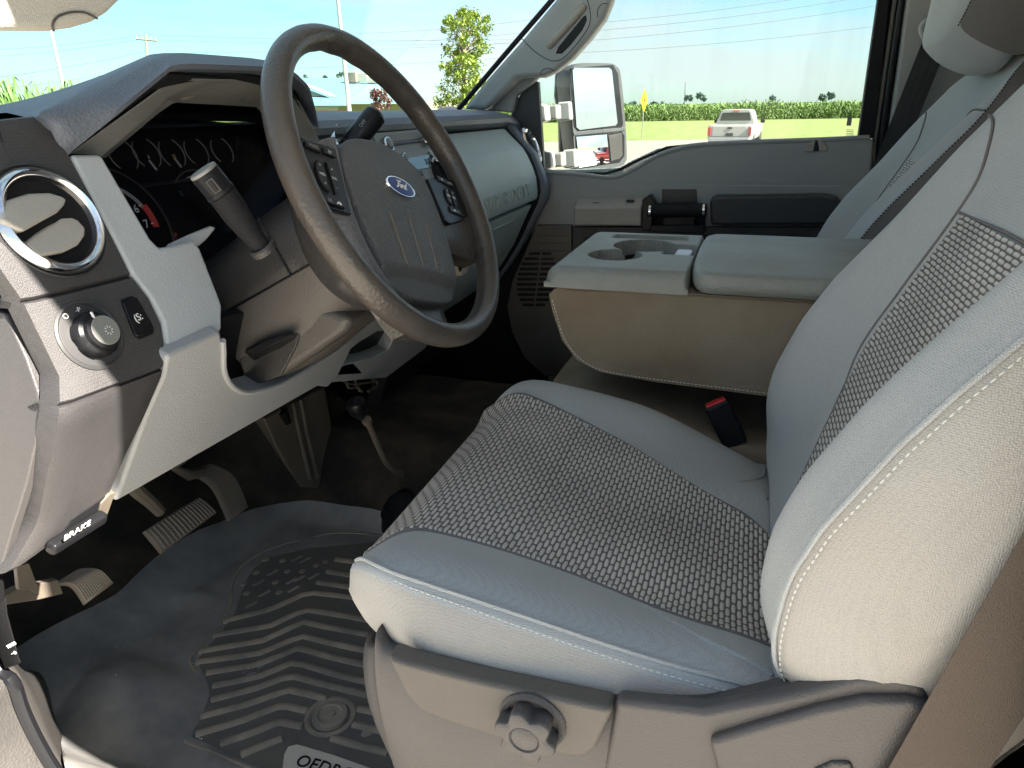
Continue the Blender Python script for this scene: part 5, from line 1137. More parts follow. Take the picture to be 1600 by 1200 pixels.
gl_ = thing('shift_lever', 'glossy black column shift lever tip above the wheel hub', 'shift lever', tuple(U(545, 232, X=-.235)))
g0_, g1_ = U(520, 262, X=-.245), U(583, 184, X=-.195); ga = unit(g1_-g0_); gl = np.linalg.norm(g1_-g0_)
MB().lathe(g0_, ga, [(.011, 0), (.0115, gl*.35), (.0135, gl*.36), (.0142, gl*.42), (.0135, gl*.43), (.0145, gl*.45), (.0155, gl*.95), (.0150, gl*1.06), (.012, gl*1.10), (.0001, gl*1.11)], 32, cap=False).build('lever_grip', M['gloss_black'], gl_)
for k in range(24):
    t = k/24*2*math.pi; x_ = unit(np.cross(ga, V3(0, 0, 1))); y_ = np.cross(ga, x_); MB().tube([g0_+ga*gl*.365+(x_*math.cos(t)+y_*math.sin(t))*.0136, g0_+ga*gl*.42+(x_*math.cos(t)+y_*math.sin(t))*.0141], .0007, 5).build('grip_ridge', M['black'], gl_)
text('lever_mark', 'OFF', g0_+ga*gl*.80-FW*.0154, ga, unit(np.cross(-FW, ga)), .0065, M['whitedim'], gl_, .0002)
# ignition bezel seen between wheel and dash
ig = thing('ignition_switch', 'tan edged ignition surround seen through the right lower gap of the wheel', 'ignition switch', tuple(U(722, 395, Y=.55)))
MB().prism([U(x, y, Y=.545) for x, y in [(706, 372), (722, 366), (734, 372), (741, 392), (738, 404), (729, 428), (722, 432), (716, 400)]], (0, .03, 0)).build('surround', M['vane'], ig, bevel=.003)
MB().prism([U(x, y, Y=.543) for x, y in [(706, 374), (720, 369), (727, 376), (727, 410), (720, 425), (714, 400)]], (0, .004, 0)).build('barrel', M['black'], ig, bevel=.001)
# ================================================================ PASSENGER DOOR, PILLARS, MIRROR
door = thing('passenger_door', 'grey passenger door with dark armrest, grab handle and large side window', 'door', (.82, .15, .5))
X0 = .80
def XP(x, y, X=X0): return U(x, y, X=X)
belt = [(830, 268), (900, 272), (945, 277), (968, 275), (993, 263), (1024, 245), (1060, 232), (1100, 226), (1180, 222), (1270, 219), (1358, 215), (1366, 220)]
MB().prism([XP(*p) for p in belt + [(1362, 268), (1356, 330), (1350, 640), (870, 640), (830, 500)]], (.035, 0, 0)).build('door_panel', M['door'], door, bevel=.006, seg=3)
# raised upper edge roll
MB().tube(cr([XP(*p, X=.803) for p in belt[:-1]], 4), .006, 8).build('belt_roll', M['door'], door)
# soft raised frame around armrest zone
fo = [(872, 318), (884, 300), (905, 292), (1025, 288), (1345, 290), (1350, 300), (1352, 420), (1350, 620), (880, 620), (866, 400)]
MB().prism([XP(*p, X=.797) for p in fo], (.02, 0, 0)).build('armrest_surround', M['door'], door, bevel=.003)
# light switch box
ab = [(897, 313), (1010, 312), (1018, 308), (1005, 322), (1003, 350), (895, 350)]
def boxp(pts, X, th, name, m, bev=.004, par=door): return MB().prism([XP(*p, X=X) for p in pts], (th, 0, 0)).build(name, m, par, bevel=bev, seg=3)
MB().loft([[XP(x, y, X=.752) for x, y in [(897, 325), (1001, 324), (1001, 353), (897, 352)]], [XP(x, y, X=.797) for x, y in [(902, 309), (1017, 307), (1014, 340), (902, 340)]]]).build('switch_box', M['door_light'], door, bevel=.004, seg=3)
MB().box(XP(985, 314, X=.775), (.010, .020, .006)).build('window_switch', M['black'], door, bevel=.0015)
MB().box(XP(932, 317, X=.775), (.008, .018, .002)).build('speaker_mark', M['black'], door, bevel=.0008)
boxp([(1003, 312), (1016, 304), (1024, 318), (1016, 362), (1003, 360)], .750, .04, 'handle_frame', M['black'], .003)
boxp([(1012, 352), (1100, 352), (1100, 366), (1008, 362)], .755, .04, 'handle_frame', M['black'], .003)
boxp([(1016, 318), (1102, 318), (1102, 356), (1016, 356)], .785, .02, 'handle_well', M['black_matte'], .002)
boxp([(1034, 296), (1088, 296), (1090, 322), (1034, 322)], .7935, .01, 'release_pocket', M['column_dark'], .002)
p0, p1 = XP(1012, 329, X=.752), XP(1104, 328, X=.752); dd = unit(p1-p0)
MB().tube([p0, p1], .0155, 20).build('grab_handle', M['black_matte'], door)
for q, s in ((p0, 1), (p1, -1)): MB().tube([q+dd*s*.004, q+dd*s*.009], .0162, 24).build('chrome_band', M['chrome'], door)
boxp([(1036, 340), (1086, 338), (1086, 352), (1036, 352)], .757, .03, 'handle_web', M['black'], .002)
# armrest pad
ar = [(1109, 312), (1118, 307), (1290, 305), (1310, 308), (1318, 318), (1314, 336), (1306, 350), (1300, 352), (1110, 352)]
boxp(ar, .748, .055, 'armrest_pad', M['door_dark'], .010)
boxp([(894, 354), (1308, 354), (1300, 420), (1300, 640), (894, 640)], .787, .02, 'lower_panel', M['door_dark'], .003)
boxp([(917, 380), (925, 372), (1262, 371), (1276, 378), (1272, 440), (917, 440)], .784, .004, 'map_pocket', M['black'], .001)
MB().tube([XP(912, 374, X=.786), XP(922, 369, X=.786), XP(1265, 368, X=.786), XP(1280, 376, X=.786)], .0025, 6).build('pocket_rim', M['door_dark'], door)
boxp([(1254, 237), (1262, 226), (1272, 219), (1284, 219), (1293, 228), (1294, 236)], .797, .01, 'lock_recess', M['door_light'], .002)
MB().tube([XP(1275, 236, X=.805), XP(1275, 219, X=.805)], [.0105, .0085], 14).build('lock_button', M['black'], door, bevel=.001)
# window
wpts = [(841, 262), (880, 268), (945, 268), (968, 262), (1000, 246), (1040, 230), (1110, 223), (1366, 213), (1376, 110), (1392, -60), (960, -60), (900, 70), (846, 118), (838, 135)]
MB().prism([XP(*p, X=.824) for p in wpts], (.004, 0, 0)).build('window_glass', M['glass'], door, smooth=False)
MB().tube([XP(*p, X=.818) for p in [(835, 264), (880, 270), (945, 271), (970, 264), (1002, 248), (1042, 231), (1110, 224), (1366, 213.5)]], .004, 8).build('window_seal', M['black'], door)
boxp([(1372, -60), (1372, 0), (1341, 216), (1366, 216), (1391, 0), (1396, -60)], .806, .03, 'window_frame', M['black_matte'], .003)
boxp([(798, 180), (806, 158), (818, 140), (834, 126), (841, 128), (850, 266), (838, 275), (822, 240)], .800, .02, 'sail_panel', M['column_dark'], .003)
# sunlit outer edge of the door skin below the glass
mp_ = mat('truck white paint', (.70, .68, .62), .3, coat=.4)
MB().prism([XP(*p, X=.87) for p in [(850, 270), (960, 266), (985, 252), (1028, 232), (1040, 234), (1030, 245), (1000, 262), (975, 276), (950, 280), (850, 280)]], (.03, 0, 0)).build('outer_skin', mp_, door, bevel=.004)
boxp([(845, 266), (905, 265), (975, 262), (975, 285), (845, 285)], .845, .02, 'outer_skin', mp_, .003)
# small grey patch and short bars on the glass
MB().box(XP(1327, 190, X=.8225), (.0006, .010, .018)).build('glass_patch', M['bezel'], door)
for k in range(4): MB().box(XP(1328, 203+k*2.6, X=.8225), (.0006, .016, .0012)).build('glass_mark', M['bezel'], door)

# pillars
pil = thing('windshield_pillar', 'blue grey windshield pillar trim with a moulded grab handle', 'pillar', tuple(U(800, 120, X=.75)))
ap_ = [(722, 171), (760, 124), (812, 66), (869, -2), (920, -60), (1010, -60), (962, -20), (954, 6), (944, 30), (920, 62), (893, 92), (866, 113), (848, 121), (826, 121), (806, 123), (800, 132), (760, 172)]
MB().prism([U(*p, X=.735) for p in ap_], (.05, 0, 0)).build('pillar_trim', M['pillar'], pil, bevel=.014, seg=5)
MB().prism([U(*p, X=.775) for p in [(740, 172), (806, 120), (842, 120), (826, 134), (806, 150), (800, 176)]], (.03, 0, 0)).build('lower_trim', M['pillar'], pil, bevel=.006, seg=3)
MB().tube([U(x, y, X=.748) for x, y in [(716, 171), (790, 84), (864, -2), (900, -45)]], .0065, 8).build('glass_edge', M['black'], pil)
MB().prism([U(*p, X=.7345) for p in [(868, 84), (872, 74), (890, 52), (912, 25), (916, 24), (917, 32), (910, 47), (892, 70), (878, 84)]], (.003, 0, 0)).build('handle_opening', M['black'], pil, smooth=False)
# grab handle bar with scooped flank
gh = [U(x, y, X=.728) for x, y in [(853, 76), (866, 60), (888, 34), (908, 12), (914, 4)]]
MB().tube(cr([U(x, y, X=.737) for x, y in [(855, 74), (872, 56), (892, 34), (914, 8)]], 6), [.006]+[.011]*17+[.008], 12).build('grab_handle', M['door_light'], pil)
MB().tube(cr([U(x, y, X=.7345) for x, y in [(815, 60), (835, 80), (858, 94), (876, 93), (893, 78), (912, 54), (921, 38), (922, 18), (915, -10)]], 5), .0009, 6).build('parting_line', M['column_dark'], pil)
for pts in ([(844, 117), (848, 109), (858, 107), (866, 111)], [(934, 27), (934, 15), (941, 6), (950, 6)]): MB().tube(cr([U(x, y, X=.7345) for x, y in pts], 5), .0008, 6).build('parting_line', M['column_dark'], pil)

bp_ = thing('door_pillar', 'grey pillar trim with dark rubber door seals behind the far window', 'pillar', tuple(U(1420, 120, X=.82)))
def strip(pts, X, th, name, m, bev=.003): return MB().prism([U(*p, X=X) for p in pts], (th, 0, 0)).build(name, m, bp_, bevel=bev, seg=3)
strip([(1388, -60), (1366, 213), (1360, 300), (1420, 300), (1480, -60)], .835, .02, 'pillar_core', M['black_matte'])
strip([(1402, -60), (1396, 0), (1378, 120), (1360, 240), (1356, 300), (1376, 300), (1388, 200), (1406, 60), (1412, -60)], .818, .02, 'door_seal', M['black'], .006)
MB().tube([U(x, y, X=.815) for x, y in [(1413, -60), (1408, 0), (1392, 110), (1376, 230), (1372, 300)]], .0075, 10).build('door_seal', M['gloss_black'], bp_)
MB().tube([U(x, y, X=.812) for x, y in [(1403, -60), (1398, 0), (1383, 110), (1366, 230), (1362, 300)]], .0045, 10).build('door_seal', M['column'], bp_)
strip([(1424, -60), (1417, 0), (1403, 105), (1386, 225), (1384, 300), (1440, 420), (1560, 200), (1560, -60)], .800, .03, 'pillar_trim', M['pillar'], .008)
strip([(1385, 216), (1384, 300), (1396, 300), (1400, 216)], .797, .02, 'lower_trim', M['black'], .002)
strip([(1476, 90), (1470, 140), (1450, 180), (1600, 180), (1600, 60)], .70, .02, 'shadow_panel', M['column_dark'], .002) if False else None

# towing mirror outside the door window
mir = thing('towing_mirror', 'tall grey towing mirror with a flat upper glass and small convex lower glass', 'side mirror', tuple(U(900, 190, X=1.05)))
mc = U(932, 184, X=1.14); mn = unit((-.60, -.80, .02)); mu_ = unit(V3(0, 0, 1) - mn*mn[2]); mr_ = np.cross(mu_, mn)
if P_ := None: pass
def MP(x, y, off=0.): return UP_(x, y, mc, mn, off)
def rr(pts, n=4): return cr([V3(*p) for p in pts], n, True)
ho = [(893, 105), (905, 99), (950, 99), (962, 103), (968, 115), (974, 170), (978, 240), (975, 255), (965, 261), (915, 267), (903, 266), (897, 255), (891, 180), (888, 120)]
hs_ = rr(ho); cen = np.mean([MP(p[0], p[1]) for p in hs_], axis=0)
secs = []
for s, o in [(.985, .006), (1.0, .001), (1.0, -.02), (.97, -.05), (.88, -.075), (.6, -.09)]: secs.append([cen + (MP(p[0], p[1])-cen)*s + mn*o for p in hs_])
m_mir = mat('grey mirror plastic', (.05, .053, .056), .45, grain=(300, .4))
MB().loft(secs, cap=True).build('housing', m_mir, mir, angle=60)
def inset(name, pts, off, m, bev=.001, par=mir): return MB().prism([MP(*p, off) for p in pts], -mn*.006).build(name, m, par, bevel=bev)
inset('frame_recess', [(893, 106), (958, 101), (966, 115), (974, 195), (970, 201), (905, 207), (897, 198), (891, 120)], .0075, M['black'])
inset('frame_recess', [(899, 213), (971, 204), (976, 212), (976, 244), (968, 254), (906, 263), (901, 255)], .0075, M['black'])
inset('frame_divider', [(896, 206), (976, 199), (977, 204), (897, 212)], .0085, m_mir)
ug = [(895, 110), (898, 106), (952, 106), (956, 110), (965, 192), (962, 196), (906, 203), (901, 199)]
MB().prism([MP(*p, .010) for p in ug], -mn*.002).build('mirror_glass', M['mirror'], mir, smooth=False)
lg = [(901, 216), (905, 213), (946, 211), (949, 214), (952, 252), (950, 256), (908, 262), (904, 258)]
lc = MP(927, 236, .010); g_ = MB(); rows = []
c00, c10, c01, c11 = MP(901, 214, .010), MP(948, 210, .010), MP(905, 262, .010), MP(952, 254, .010)
for t in np.linspace(0, 1, 12):
    r = []
    for s in np.linspace(0, 1, 12):
        p = (c00*(1-s)+c10*s)*(1-t)+(c01*(1-s)+c11*s)*t; r.append(p - mn*(np.linalg.norm(p-lc)**2)/(2*.8) + mn*.003)
    rows.append(r)
g_.grid(rows).build('convex_mirror_glass', M['mirror'], mir)
inset('clear_lens', [(951, 212), (972, 208), (973, 243), (968, 248), (955, 252)], .0095, M['column_dark'])
for y0, y1, bx in ((165, 188, 838), (240, 262, 846)):
    A_ = [(bx+0, y0-4), (bx+14, y0-1), (bx+16, y1+1), (bx+3, y1+5)]; B_ = [(bx+14, y0), (bx+32, y0-2), (bx+33, y1-1), (bx+16, y1)]; D_ = [(bx+32, y0-5), (bx+52, y0-7), (bx+54, y1), (bx+35, y1+2)]
    for nm, q, X in (('arm_base', A_, .90), ('arm_tube', B_, .96), ('arm_socket', D_, 1.03)):
        MB().prism([U(*p, X=X) for p in q], (.05, 0, 0)).build(nm, M['door'] if nm != 'arm_tube' else M['bezel'], mir, bevel=.006, seg=3)
hb = [(868, 112), (876, 104), (890, 100), (893, 180), (900, 262), (874, 262), (872, 180), (866, 150)]
MB().prism([U(*p, X=1.10) for p in hb], (.07, .02, 0)).build('housing_back', M['column_dark'], mir, bevel=.012, seg=3)

# sun visor, folded down over the driver's side of the windshield
vs = thing('sun_visor', 'pale grey driver sun visor folded down at the top left corner', 'sun visor', tuple(U(60, 20, Y=.45)))
vo = [(-160, -120), (260, -120), (205, -8), (190, 2), (172, 20), (150, 34), (120, 43), (85, 48), (0, 47), (-160, 48)]
MB().prism([U(*p, Y=.45) for p in vo], (0, .016, 0)).build('visor_board', M['visor'], vs, bevel=.006, seg=4)
MB().tube(cr([U(x, y, Y=.4495) for x, y in [(84, 49), (83, 36), (92, 25), (112, 19), (134, 20), (152, 29)]], 6), .0008, 6).build('visor_seam', M['valance'], vs)
# kick panel with speaker grille below the dash on the far side
kpn = thing('kick_panel', 'dark grey kick panel with a slotted speaker grille below the far end of the dash', 'kick panel', tuple(U(840, 450, X=.79)))
MB().prism([U(*p, X=.782) for p in [(838, 352), (893, 352), (893, 590), (850, 588), (820, 560), (800, 520), (792, 480), (800, 440)]], (.02, 0, 0)).build('panel', M['column'], kpn, bevel=.003)
for k in range(9): MB().tube([U(842-k*2.0+4, 357+k*11.5, X=.7815), U(889, 357+k*11.5, X=.7815)], .0011, 4).build('panel_rib', M['column'], kpn)
for k in range(11):
    y = 394+k*8; hw = 33*math.sqrt(max(.05, 1-((k-5)/6.2)**2)); cx = 846-k*1.0
    for a, b_ in ((cx-hw, cx-2), (cx+1, cx+hw*.8)):
        MB().prism([U(*p, X=.7812) for p in [(a, y), (b_, y), (b_, y+4.6), (a, y+4.6)]], (.003, 0, 0)).build('grille_slot', M['black'], kpn, smooth=False)
# ================================================================ FOOTWELL
fm = thing('floor_mat', 'dusty black rubber floor mat with raised chevron ribs in the driver footwell', 'floor mat', (-.35, .7, .01))
T_ = [(10, 1030), (60, 1000), (100, 978), (175, 940), (215, 903), (260, 864), (330, 826), (400, 800), (470, 787), (540, 795), (605, 806), (720, 846)]
B_ = [(88, 1110), (92, 1130), (96, 1160), (112, 1230), (160, 1290), (220, 1330), (300, 1350), (400, 1350), (480, 1330), (560, 1290), (640, 1240), (760, 1180)]
T2 = resample(cr([V3(*p) for p in T_], 6), 120); B2 = resample(cr([V3(*p) for p in B_], 6), 120); rows = []
def matz(p, px, py):
    z = .008
    z += .030*math.exp(-(((px-185)/95)**2+((py-1085)/55)**2))            # worn heel hump
    z -= .012*math.exp(-(((px-270)/40)**2+((py-1040)/25)**2))
    z += .010*math.exp(-(((px-310)/26)**2+((py-940)/14)**2))
    z += .004*noise.noise(Vector((p[0]*11, p[1]*11, 3))) + .0012*noise.noise(Vector((p[0]*50, p[1]*50, 1)))
    return z
for t in np.linspace(0, 1, 96):
    r = []
    for a, b_ in zip(T2, B2):
        q = a+(b_-a)*t; p = FL(q[0], q[1]); p[2] = floor_h(p[0], p[1]) + matz(p, q[0], q[1]); r.append(p)
    rows.append(r)
MB().grid(rows).build('mat_sheet', M['mat_rubber'], fm, sub=0, angle=180)
def MF(x, y, dz=.0):
    p = FL(x, y); p[2] = floor_h(p[0], p[1]) + .0085 + dz; return p
S_ = lambda x, y: (x/2.6667, y/2.6667+750)
ribs = [[(935, 608), (1130, 560), (1285, 488), (1400, 500), (1560, 522)], [(893, 668), (1130, 628), (1272, 560), (1400, 580), (1540, 605)], [(835, 735), (1100, 690), (1265, 612), (1400, 640), (1540, 665)], [(822, 780), (1080, 745), (1258, 670), (1400, 705), (1540, 735)],
 [(865, 825), (1080, 790), (1250, 720), (1400, 765), (1560, 800)], [(890, 880), (1080, 842), (1232, 778), (1400, 832), (1600, 880)], [(885, 938), (1070, 890), (1215, 835), (1300, 860), (1480, 905), (1640, 940)], [(842, 1008), (1040, 955), (1205, 896), (1290, 915), (1365, 935)],
 [(822, 1083), (1000, 1030), (1180, 960), (1285, 985)], [(922, 1123), (1060, 1075), (1165, 1030), (1265, 1050)], [(1008, 1168), (1100, 1130), (1178, 1100)], [(1400, 350), (1530, 368)], [(1365, 400), (1450, 415), (1560, 432)], [(1325, 445), (1430, 462), (1560, 482)],
 [(1495, 975), (1640, 1005)], [(1475, 1040), (1640, 1080)], [(1385, 1098), (1480, 1125), (1620, 1160)]]
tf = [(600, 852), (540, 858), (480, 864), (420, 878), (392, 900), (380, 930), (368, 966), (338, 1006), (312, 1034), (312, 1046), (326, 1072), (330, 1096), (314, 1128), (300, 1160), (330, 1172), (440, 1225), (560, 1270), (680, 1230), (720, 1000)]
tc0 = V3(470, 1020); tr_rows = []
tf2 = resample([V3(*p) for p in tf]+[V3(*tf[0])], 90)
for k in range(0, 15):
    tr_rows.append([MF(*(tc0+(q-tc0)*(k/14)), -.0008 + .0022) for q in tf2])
MB().grid(tr_rows).build('rib_gap_shade', M['mat_shade'], fm, angle=180)  # dark sheet painting the shade and thinner dust between the ribs
for r in ribs:
    pts = [MF(*S_(*p), .0) for p in r]; pts = resample(pts, 3+2*len(pts)); n = len(pts)
    MB().tube([pts[0]+(pts[0]-pts[1])*.04] + pts + [pts[-1]+(pts[-1]-pts[-2])*.04], [.0025]+[.0068]*n+[.0025], 10, flat=.75, up=(0, 0, 1)).build('rib', M['mat_rib'], fm)
MB().tube(cr([MF(*p) for p in [(600, 842), (530, 838), (478, 848), (420, 864), (378, 892), (364, 925), (360, 955), (330, 1000), (302, 1030), (300, 1045), (318, 1070), (322, 1095), (305, 1125), (288, 1162), (330, 1180), (440, 1230)]], 5), .0024, 8, flat=.6, up=(0, 0, 1)).build('tray_edge', M['mat_rib'], fm)
MB().tube(cr([MF(*p) for p in [(600, 850), (540, 862), (515, 890), (480, 935), (440, 945), (372, 962)]], 5), .0016, 6, flat=.6, up=(0, 0, 1)).build('tray_edge', M['mat_rubber'], fm)
for i, (x, y) in enumerate([(1070, 405), (1140, 405), (1200, 400), (1250, 430), (1320, 376), (1275, 352), (1020, 450), (1080, 447), (1150, 446), (1218, 440), (1262, 400), (1105, 492), (1165, 488), (1225, 474), (1030, 492), (1050, 540), (1180, 355), (1240, 345), (1110, 350), (1310, 420), (1360, 360)]):
    p = MF(*S_(x, y)); a = (i*0.0)+.6
    if i % 2 == 0: MB().lathe(p, (0, 0, 1), [(.0065, 0), (.0055, .0025), (.0001, .003)], 14, cap=False).build('stud', M['mat_rib'], fm)
    else: MB().tube([p-V3(.010, -.004, 0), p+V3(.010, -.004, 0)], .0038, 8, flat=.7, up=(0, 0, 1)).build('stud', M['mat_rib'], fm)
bc = MF(517, 1128)
MB().lathe(bc, (0, 0, 1), [(.036, 0), (.035, .003), (.030, .0035), (.027, .001), (.025, .001), (.024, .006), (.017, .0072), (.015, .0055), (.008, .0055), (.007, .0075), (.0001, .008)], 44, cap=False).build('mat_button', M['mat_rib'], fm, angle=30)
bd_ = [MF(*p, .002) for p in [(446, 1190), (452, 1178), (466, 1174), (520, 1190), (610, 1222), (612, 1260), (440, 1240)]]
MB().prism(bd_, (0, 0, .003)).build('badge_plate', mat('pale badge plate', (.62, .56, .50), .5), fm, bevel=.001)
text('badge_lettering', 'OEDRO', (MF(462, 1198)+MF(560, 1228))/2+V3(0, 0, .006), unit(MF(540, 1216)-MF(468, 1196)), unit(np.cross(V3(0, 0, 1), MF(540, 1216)-MF(468, 1196))), .024, M['black'], fm, .0006)
rn = random.Random(9)
for k in range(26):
    x, y = rn.uniform(150, 480), rn.uniform(960, 1180); p = MF(x, y, .003); p[2] = floor_h(p[0], p[1]) + matz(p, x, y) + .001
    MB().lathe(p, (0, 0, 1), [(rn.uniform(.0006, .0014), 0), (.0007, .001)], 6).build('grit', M['white'] if k % 3 == 0 else M['vane'], fm)

# pedals
def pedal(name, outline, D, label, ridges, across, group=None, curve=.010, mth='pedal'):
    """pad facing the camera side/up, with raised ridges"""
    par = thing(name, label, 'pedal', tuple(U(*outline[0], D=D)), group); return par
PN = unit((-.05, -.80, .60))
def pedal_pad(par, quad, c, n_r, arch, m=M['pedal'], nrm=PN):
    """quad: 4 pixel corners in order a-b (one end), d-c (other end); ridges run from side a-d to b-c"""
    a, b_, c_, d = [UP_(*q, c, nrm) for q in quad]; rows = []
    for t in np.linspace(0, 1, 24):
        L0 = a+(d-a)*t; L1 = b_+(c_-b_)*t; bow = nrm*arch*math.sin(math.pi*t); e = .004*(1-min(1, min(t, 1-t)/.12))
        rows.append([L0+bow-nrm*.012, L0+bow-nrm*(.002+e), L0*.96+L1*.04+bow-nrm*e*.5] + [L0*(1-s)+L1*s+bow+nrm*.002*math.sin(math.pi*s)-nrm*e*.3 for s in (.2, .4, .6, .8)] + [L0*.04+L1*.96+bow-nrm*e*.5, L1+bow-nrm*(.002+e), L1+bow-nrm*.012])
    MB().loft(rows).build('pad', m, par, angle=50)
    for k in range(n_r):
        t = (k+.7)/(n_r+.4); L0 = a+(d-a)*t; L1 = b_+(c_-b_)*t; bow = nrm*(arch*math.sin(math.pi*t)+.0005)
        MB().tube([L0*(1-s)+L1*s+bow+nrm*.002*math.sin(math.pi*s) for s in (.06, .3, .5, .7, .94)], .0017, 6).build('ridge', m, par)
bp__ = thing('brake_pedal', 'wide ribbed brake pedal in front of the accelerator', 'pedal', tuple(U(285, 815, Y=.80)))
pedal_pad(bp__, [(228, 828), (256, 862), (340, 800), (312, 776)], U(285, 818, Y=.80), 16, .008)
MB().tube([U(x, y, Y=.815) for x, y in [(250, 800), (232, 782), (215, 768), (190, 740)]], [.009, .010, .011, .012], 8).build('pedal_arm', M['steel'], bp__)
ac = thing('accelerator_pedal', 'long ribbed accelerator pedal right of the brake pedal', 'pedal', tuple(U(345, 770, Y=.83)))
# accelerator: ridges run along its length
a, b_, c_, d = [UP_(*q, U(345, 770, Y=.84), PN) for q in [(298, 735), (330, 724), (389, 792), (360, 812)]]
mid0 = UP_(334, 760, U(345, 770, Y=.84), PN); mid1 = UP_(366, 744, U(345, 770, Y=.84), PN)
Lc = cr([a, mid0, d], 8); Rc = cr([b_, mid1, c_], 8); rows = []
for l, r in zip(Lc, Rc): rows.append([l-PN*.010, l-PN*.001, l*.94+r*.06+PN*.0005, (l+r)/2+PN*.0015, l*.06+r*.94+PN*.0005, r-PN*.001, r-PN*.010])
MB().loft(rows).build('pad', M['pedal'], ac, angle=50)
for k in range(9):
    s = (k+.8)/9.6; MB().tube([l*(1-s)+r*s+PN*.0015 for l, r in list(zip(Lc, Rc))[1:-1]], .0014, 6).build('ridge', M['pedal'], ac)
MB().tube([U(x, y, Y=.86) for x, y in [(318, 738), (296, 742), (270, 730), (300, 700)]], [.009, .010, .010, .012], 8).build('pedal_arm', M['steel'], ac)
pb = thing('parking_brake_pedal', 'small curved ribbed parking brake pedal under the dash end at the left', 'pedal', tuple(U(130, 915, Y=.74)))
PN2 = unit((-.2, -.75, .63)); c0 = U(130, 912, Y=.74)
pedal_pad(pb, [(84, 912), (120, 890), (176, 908), (134, 942)], c0, 13, .006, nrm=PN2) if False else None
a, b_, c_, d = [UP_(*q, c0, PN2) for q in [(82, 914), (122, 889), (178, 910), (134, 943)]]; Lc = cr([a, UP_(112, 914, c0+PN2*.012, PN2), d], 8); Rc = cr([b_, UP_(156, 890, c0+PN2*.012, PN2), c_], 8); rows = []
for l, r in zip(Lc, Rc): rows.append([l-PN2*.010, l-PN2*.001, l*.95+r*.05+PN2*.0008, (l+r)/2+PN2*.0015, l*.05+r*.95+PN2*.0008, r-PN2*.001, r-PN2*.010])
MB().loft(rows).build('pad', M['pedal'], pb, angle=50)
for k in range(13):
    s = (k+.8)/13.6; MB().tube([l*(1-s)+r*s+PN2*.0015 for l, r in list(zip(Lc, Rc))[1:-1]], .0013, 6).build('ridge', M['pedal'], pb)
MB().prism([U(x, y, Y=.75) for x, y in [(8, 930), (8, 946), (60, 938), (100, 928), (92, 905), (60, 912), (30, 918)]], (0, .012, 0)).build('pedal_arm', M['steel'], pb, bevel=.002)
MB().prism([U(x, y, Y=.735) for x, y in [(26, 885), (46, 880), (60, 918), (62, 930), (48, 922), (30, 922)]], (0, .006, 0)).build('bracket', M['steel'], pb, bevel=.001)
hr = thing('hood_release', 'black hood release lever marked HOOD at the lower left edge', 'lever', tuple(U(10, 990, X=-.70)))
MB().loft([[U(x, y, X=-.705) for x, y in [(-30, 900), (6, 905), (12, 960), (30, 1028), (34, 1036), (8, 1046), (-10, 980)]], [U(x, y, X=-.685) for x, y in [(-30, 905), (2, 910), (8, 962), (24, 1026), (28, 1034), (4, 1042), (-14, 980)]]]).build('lever_body', M['black_matte'], hr, bevel=.002, seg=3)
hx_ = unit(U(25, 1003, X=-.706)-U(10, 1011, X=-.706)); hy_ = unit(np.cross(V3(-1, 0, 0), hx_)); hy_ = hy_ if hy_[2] > 0 else -hy_
text('hood_lettering', 'HOOD', U(18, 1008, X=-.7065), hx_, hy_, .0055, M['white'], hr, .0003); text('hood_symbol', '~o', U(21, 1020, X=-.7065), hx_, hy_, .008, M['white'], hr, .0003)

# duct bracket, four wheel drive lever
br = thing('heater_duct', 'dirty brown ribbed metal duct beside the driver footwell below the dash', 'duct', tuple(U(480, 690, Y=.80)))
def DY(x, y, o=0.): return U(x, y, Y=.80-o)
MB().loft([[DY(x, y) for x, y in [(412, 655), (508, 604), (518, 660), (510, 764), (470, 762), (458, 745), (432, 700)]], [DY(x, y)+V3(.05, .08, 0) for x, y in [(412, 655), (508, 604), (530, 660), (520, 750), (480, 752), (465, 738), (440, 700)]]]).build('duct_body', M['steel'], br, bevel=.004)
for pts in ([(458, 630), (468, 680), (484, 748)], [(470, 624), (480, 680), (496, 746)]): MB().tube([DY(x, y, .003) for x, y in pts], [.0035, .0045, .0055], 8).build('duct_rib', M['steel'], br)
MB().tube([DY(441, 642, .002), DY(450, 660, .002)], [.010, .007], 14).build('bolt_hole', M['black'], br)
MB().loft([[DY(x, y)+V3(.012, .02, 0) for x, y in [(512, 606), (560, 640), (600, 740), (560, 790), (510, 760)]], [DY(x, y)+V3(.1, .1, 0) for x, y in [(512, 606), (560, 640), (600, 740), (560, 790), (510, 760)]]]).build('duct_side', M['carpet'], br)
tl = thing('transfer_lever', 'black knobbed four wheel drive lever rising from its boot beside the seat front', 'lever', tuple(U(625, 745, Y=.60)))
k0 = U(562, 636, Y=.60)
MB().lathe(k0 + V3(0, 0, -.014), unit(V3(-.25, .1, 1)), [(.004, -.010), (.010, -.002), (.0165, .008), (.0185, .018), (.016, .028), (.009, .033), (.0001, .034)], 28, cap=False).build('knob', M['gloss_black'], tl)
MB().tube(cr([U(572, 655, Y=.60), U(580, 672, Y=.60), U(592, 700, Y=.60), U(606, 726, Y=.60), U(628, 742, Y=.60)], 5), [.009, .009, .008]+[.0055]*18, 12).build('lever_rod', M['steel'], tl)
MB().lathe(U(632, 800, Y=.60), (0, 0, 1), [(.050, -.03), (.046, -.01), (.048, 0), (.040, .006), (.042, .014), (.032, .020), (.033, .028), (.020, .036), (.012, .046)], 28).build('rubber_boot', M['black_matte'], tl, angle=60)
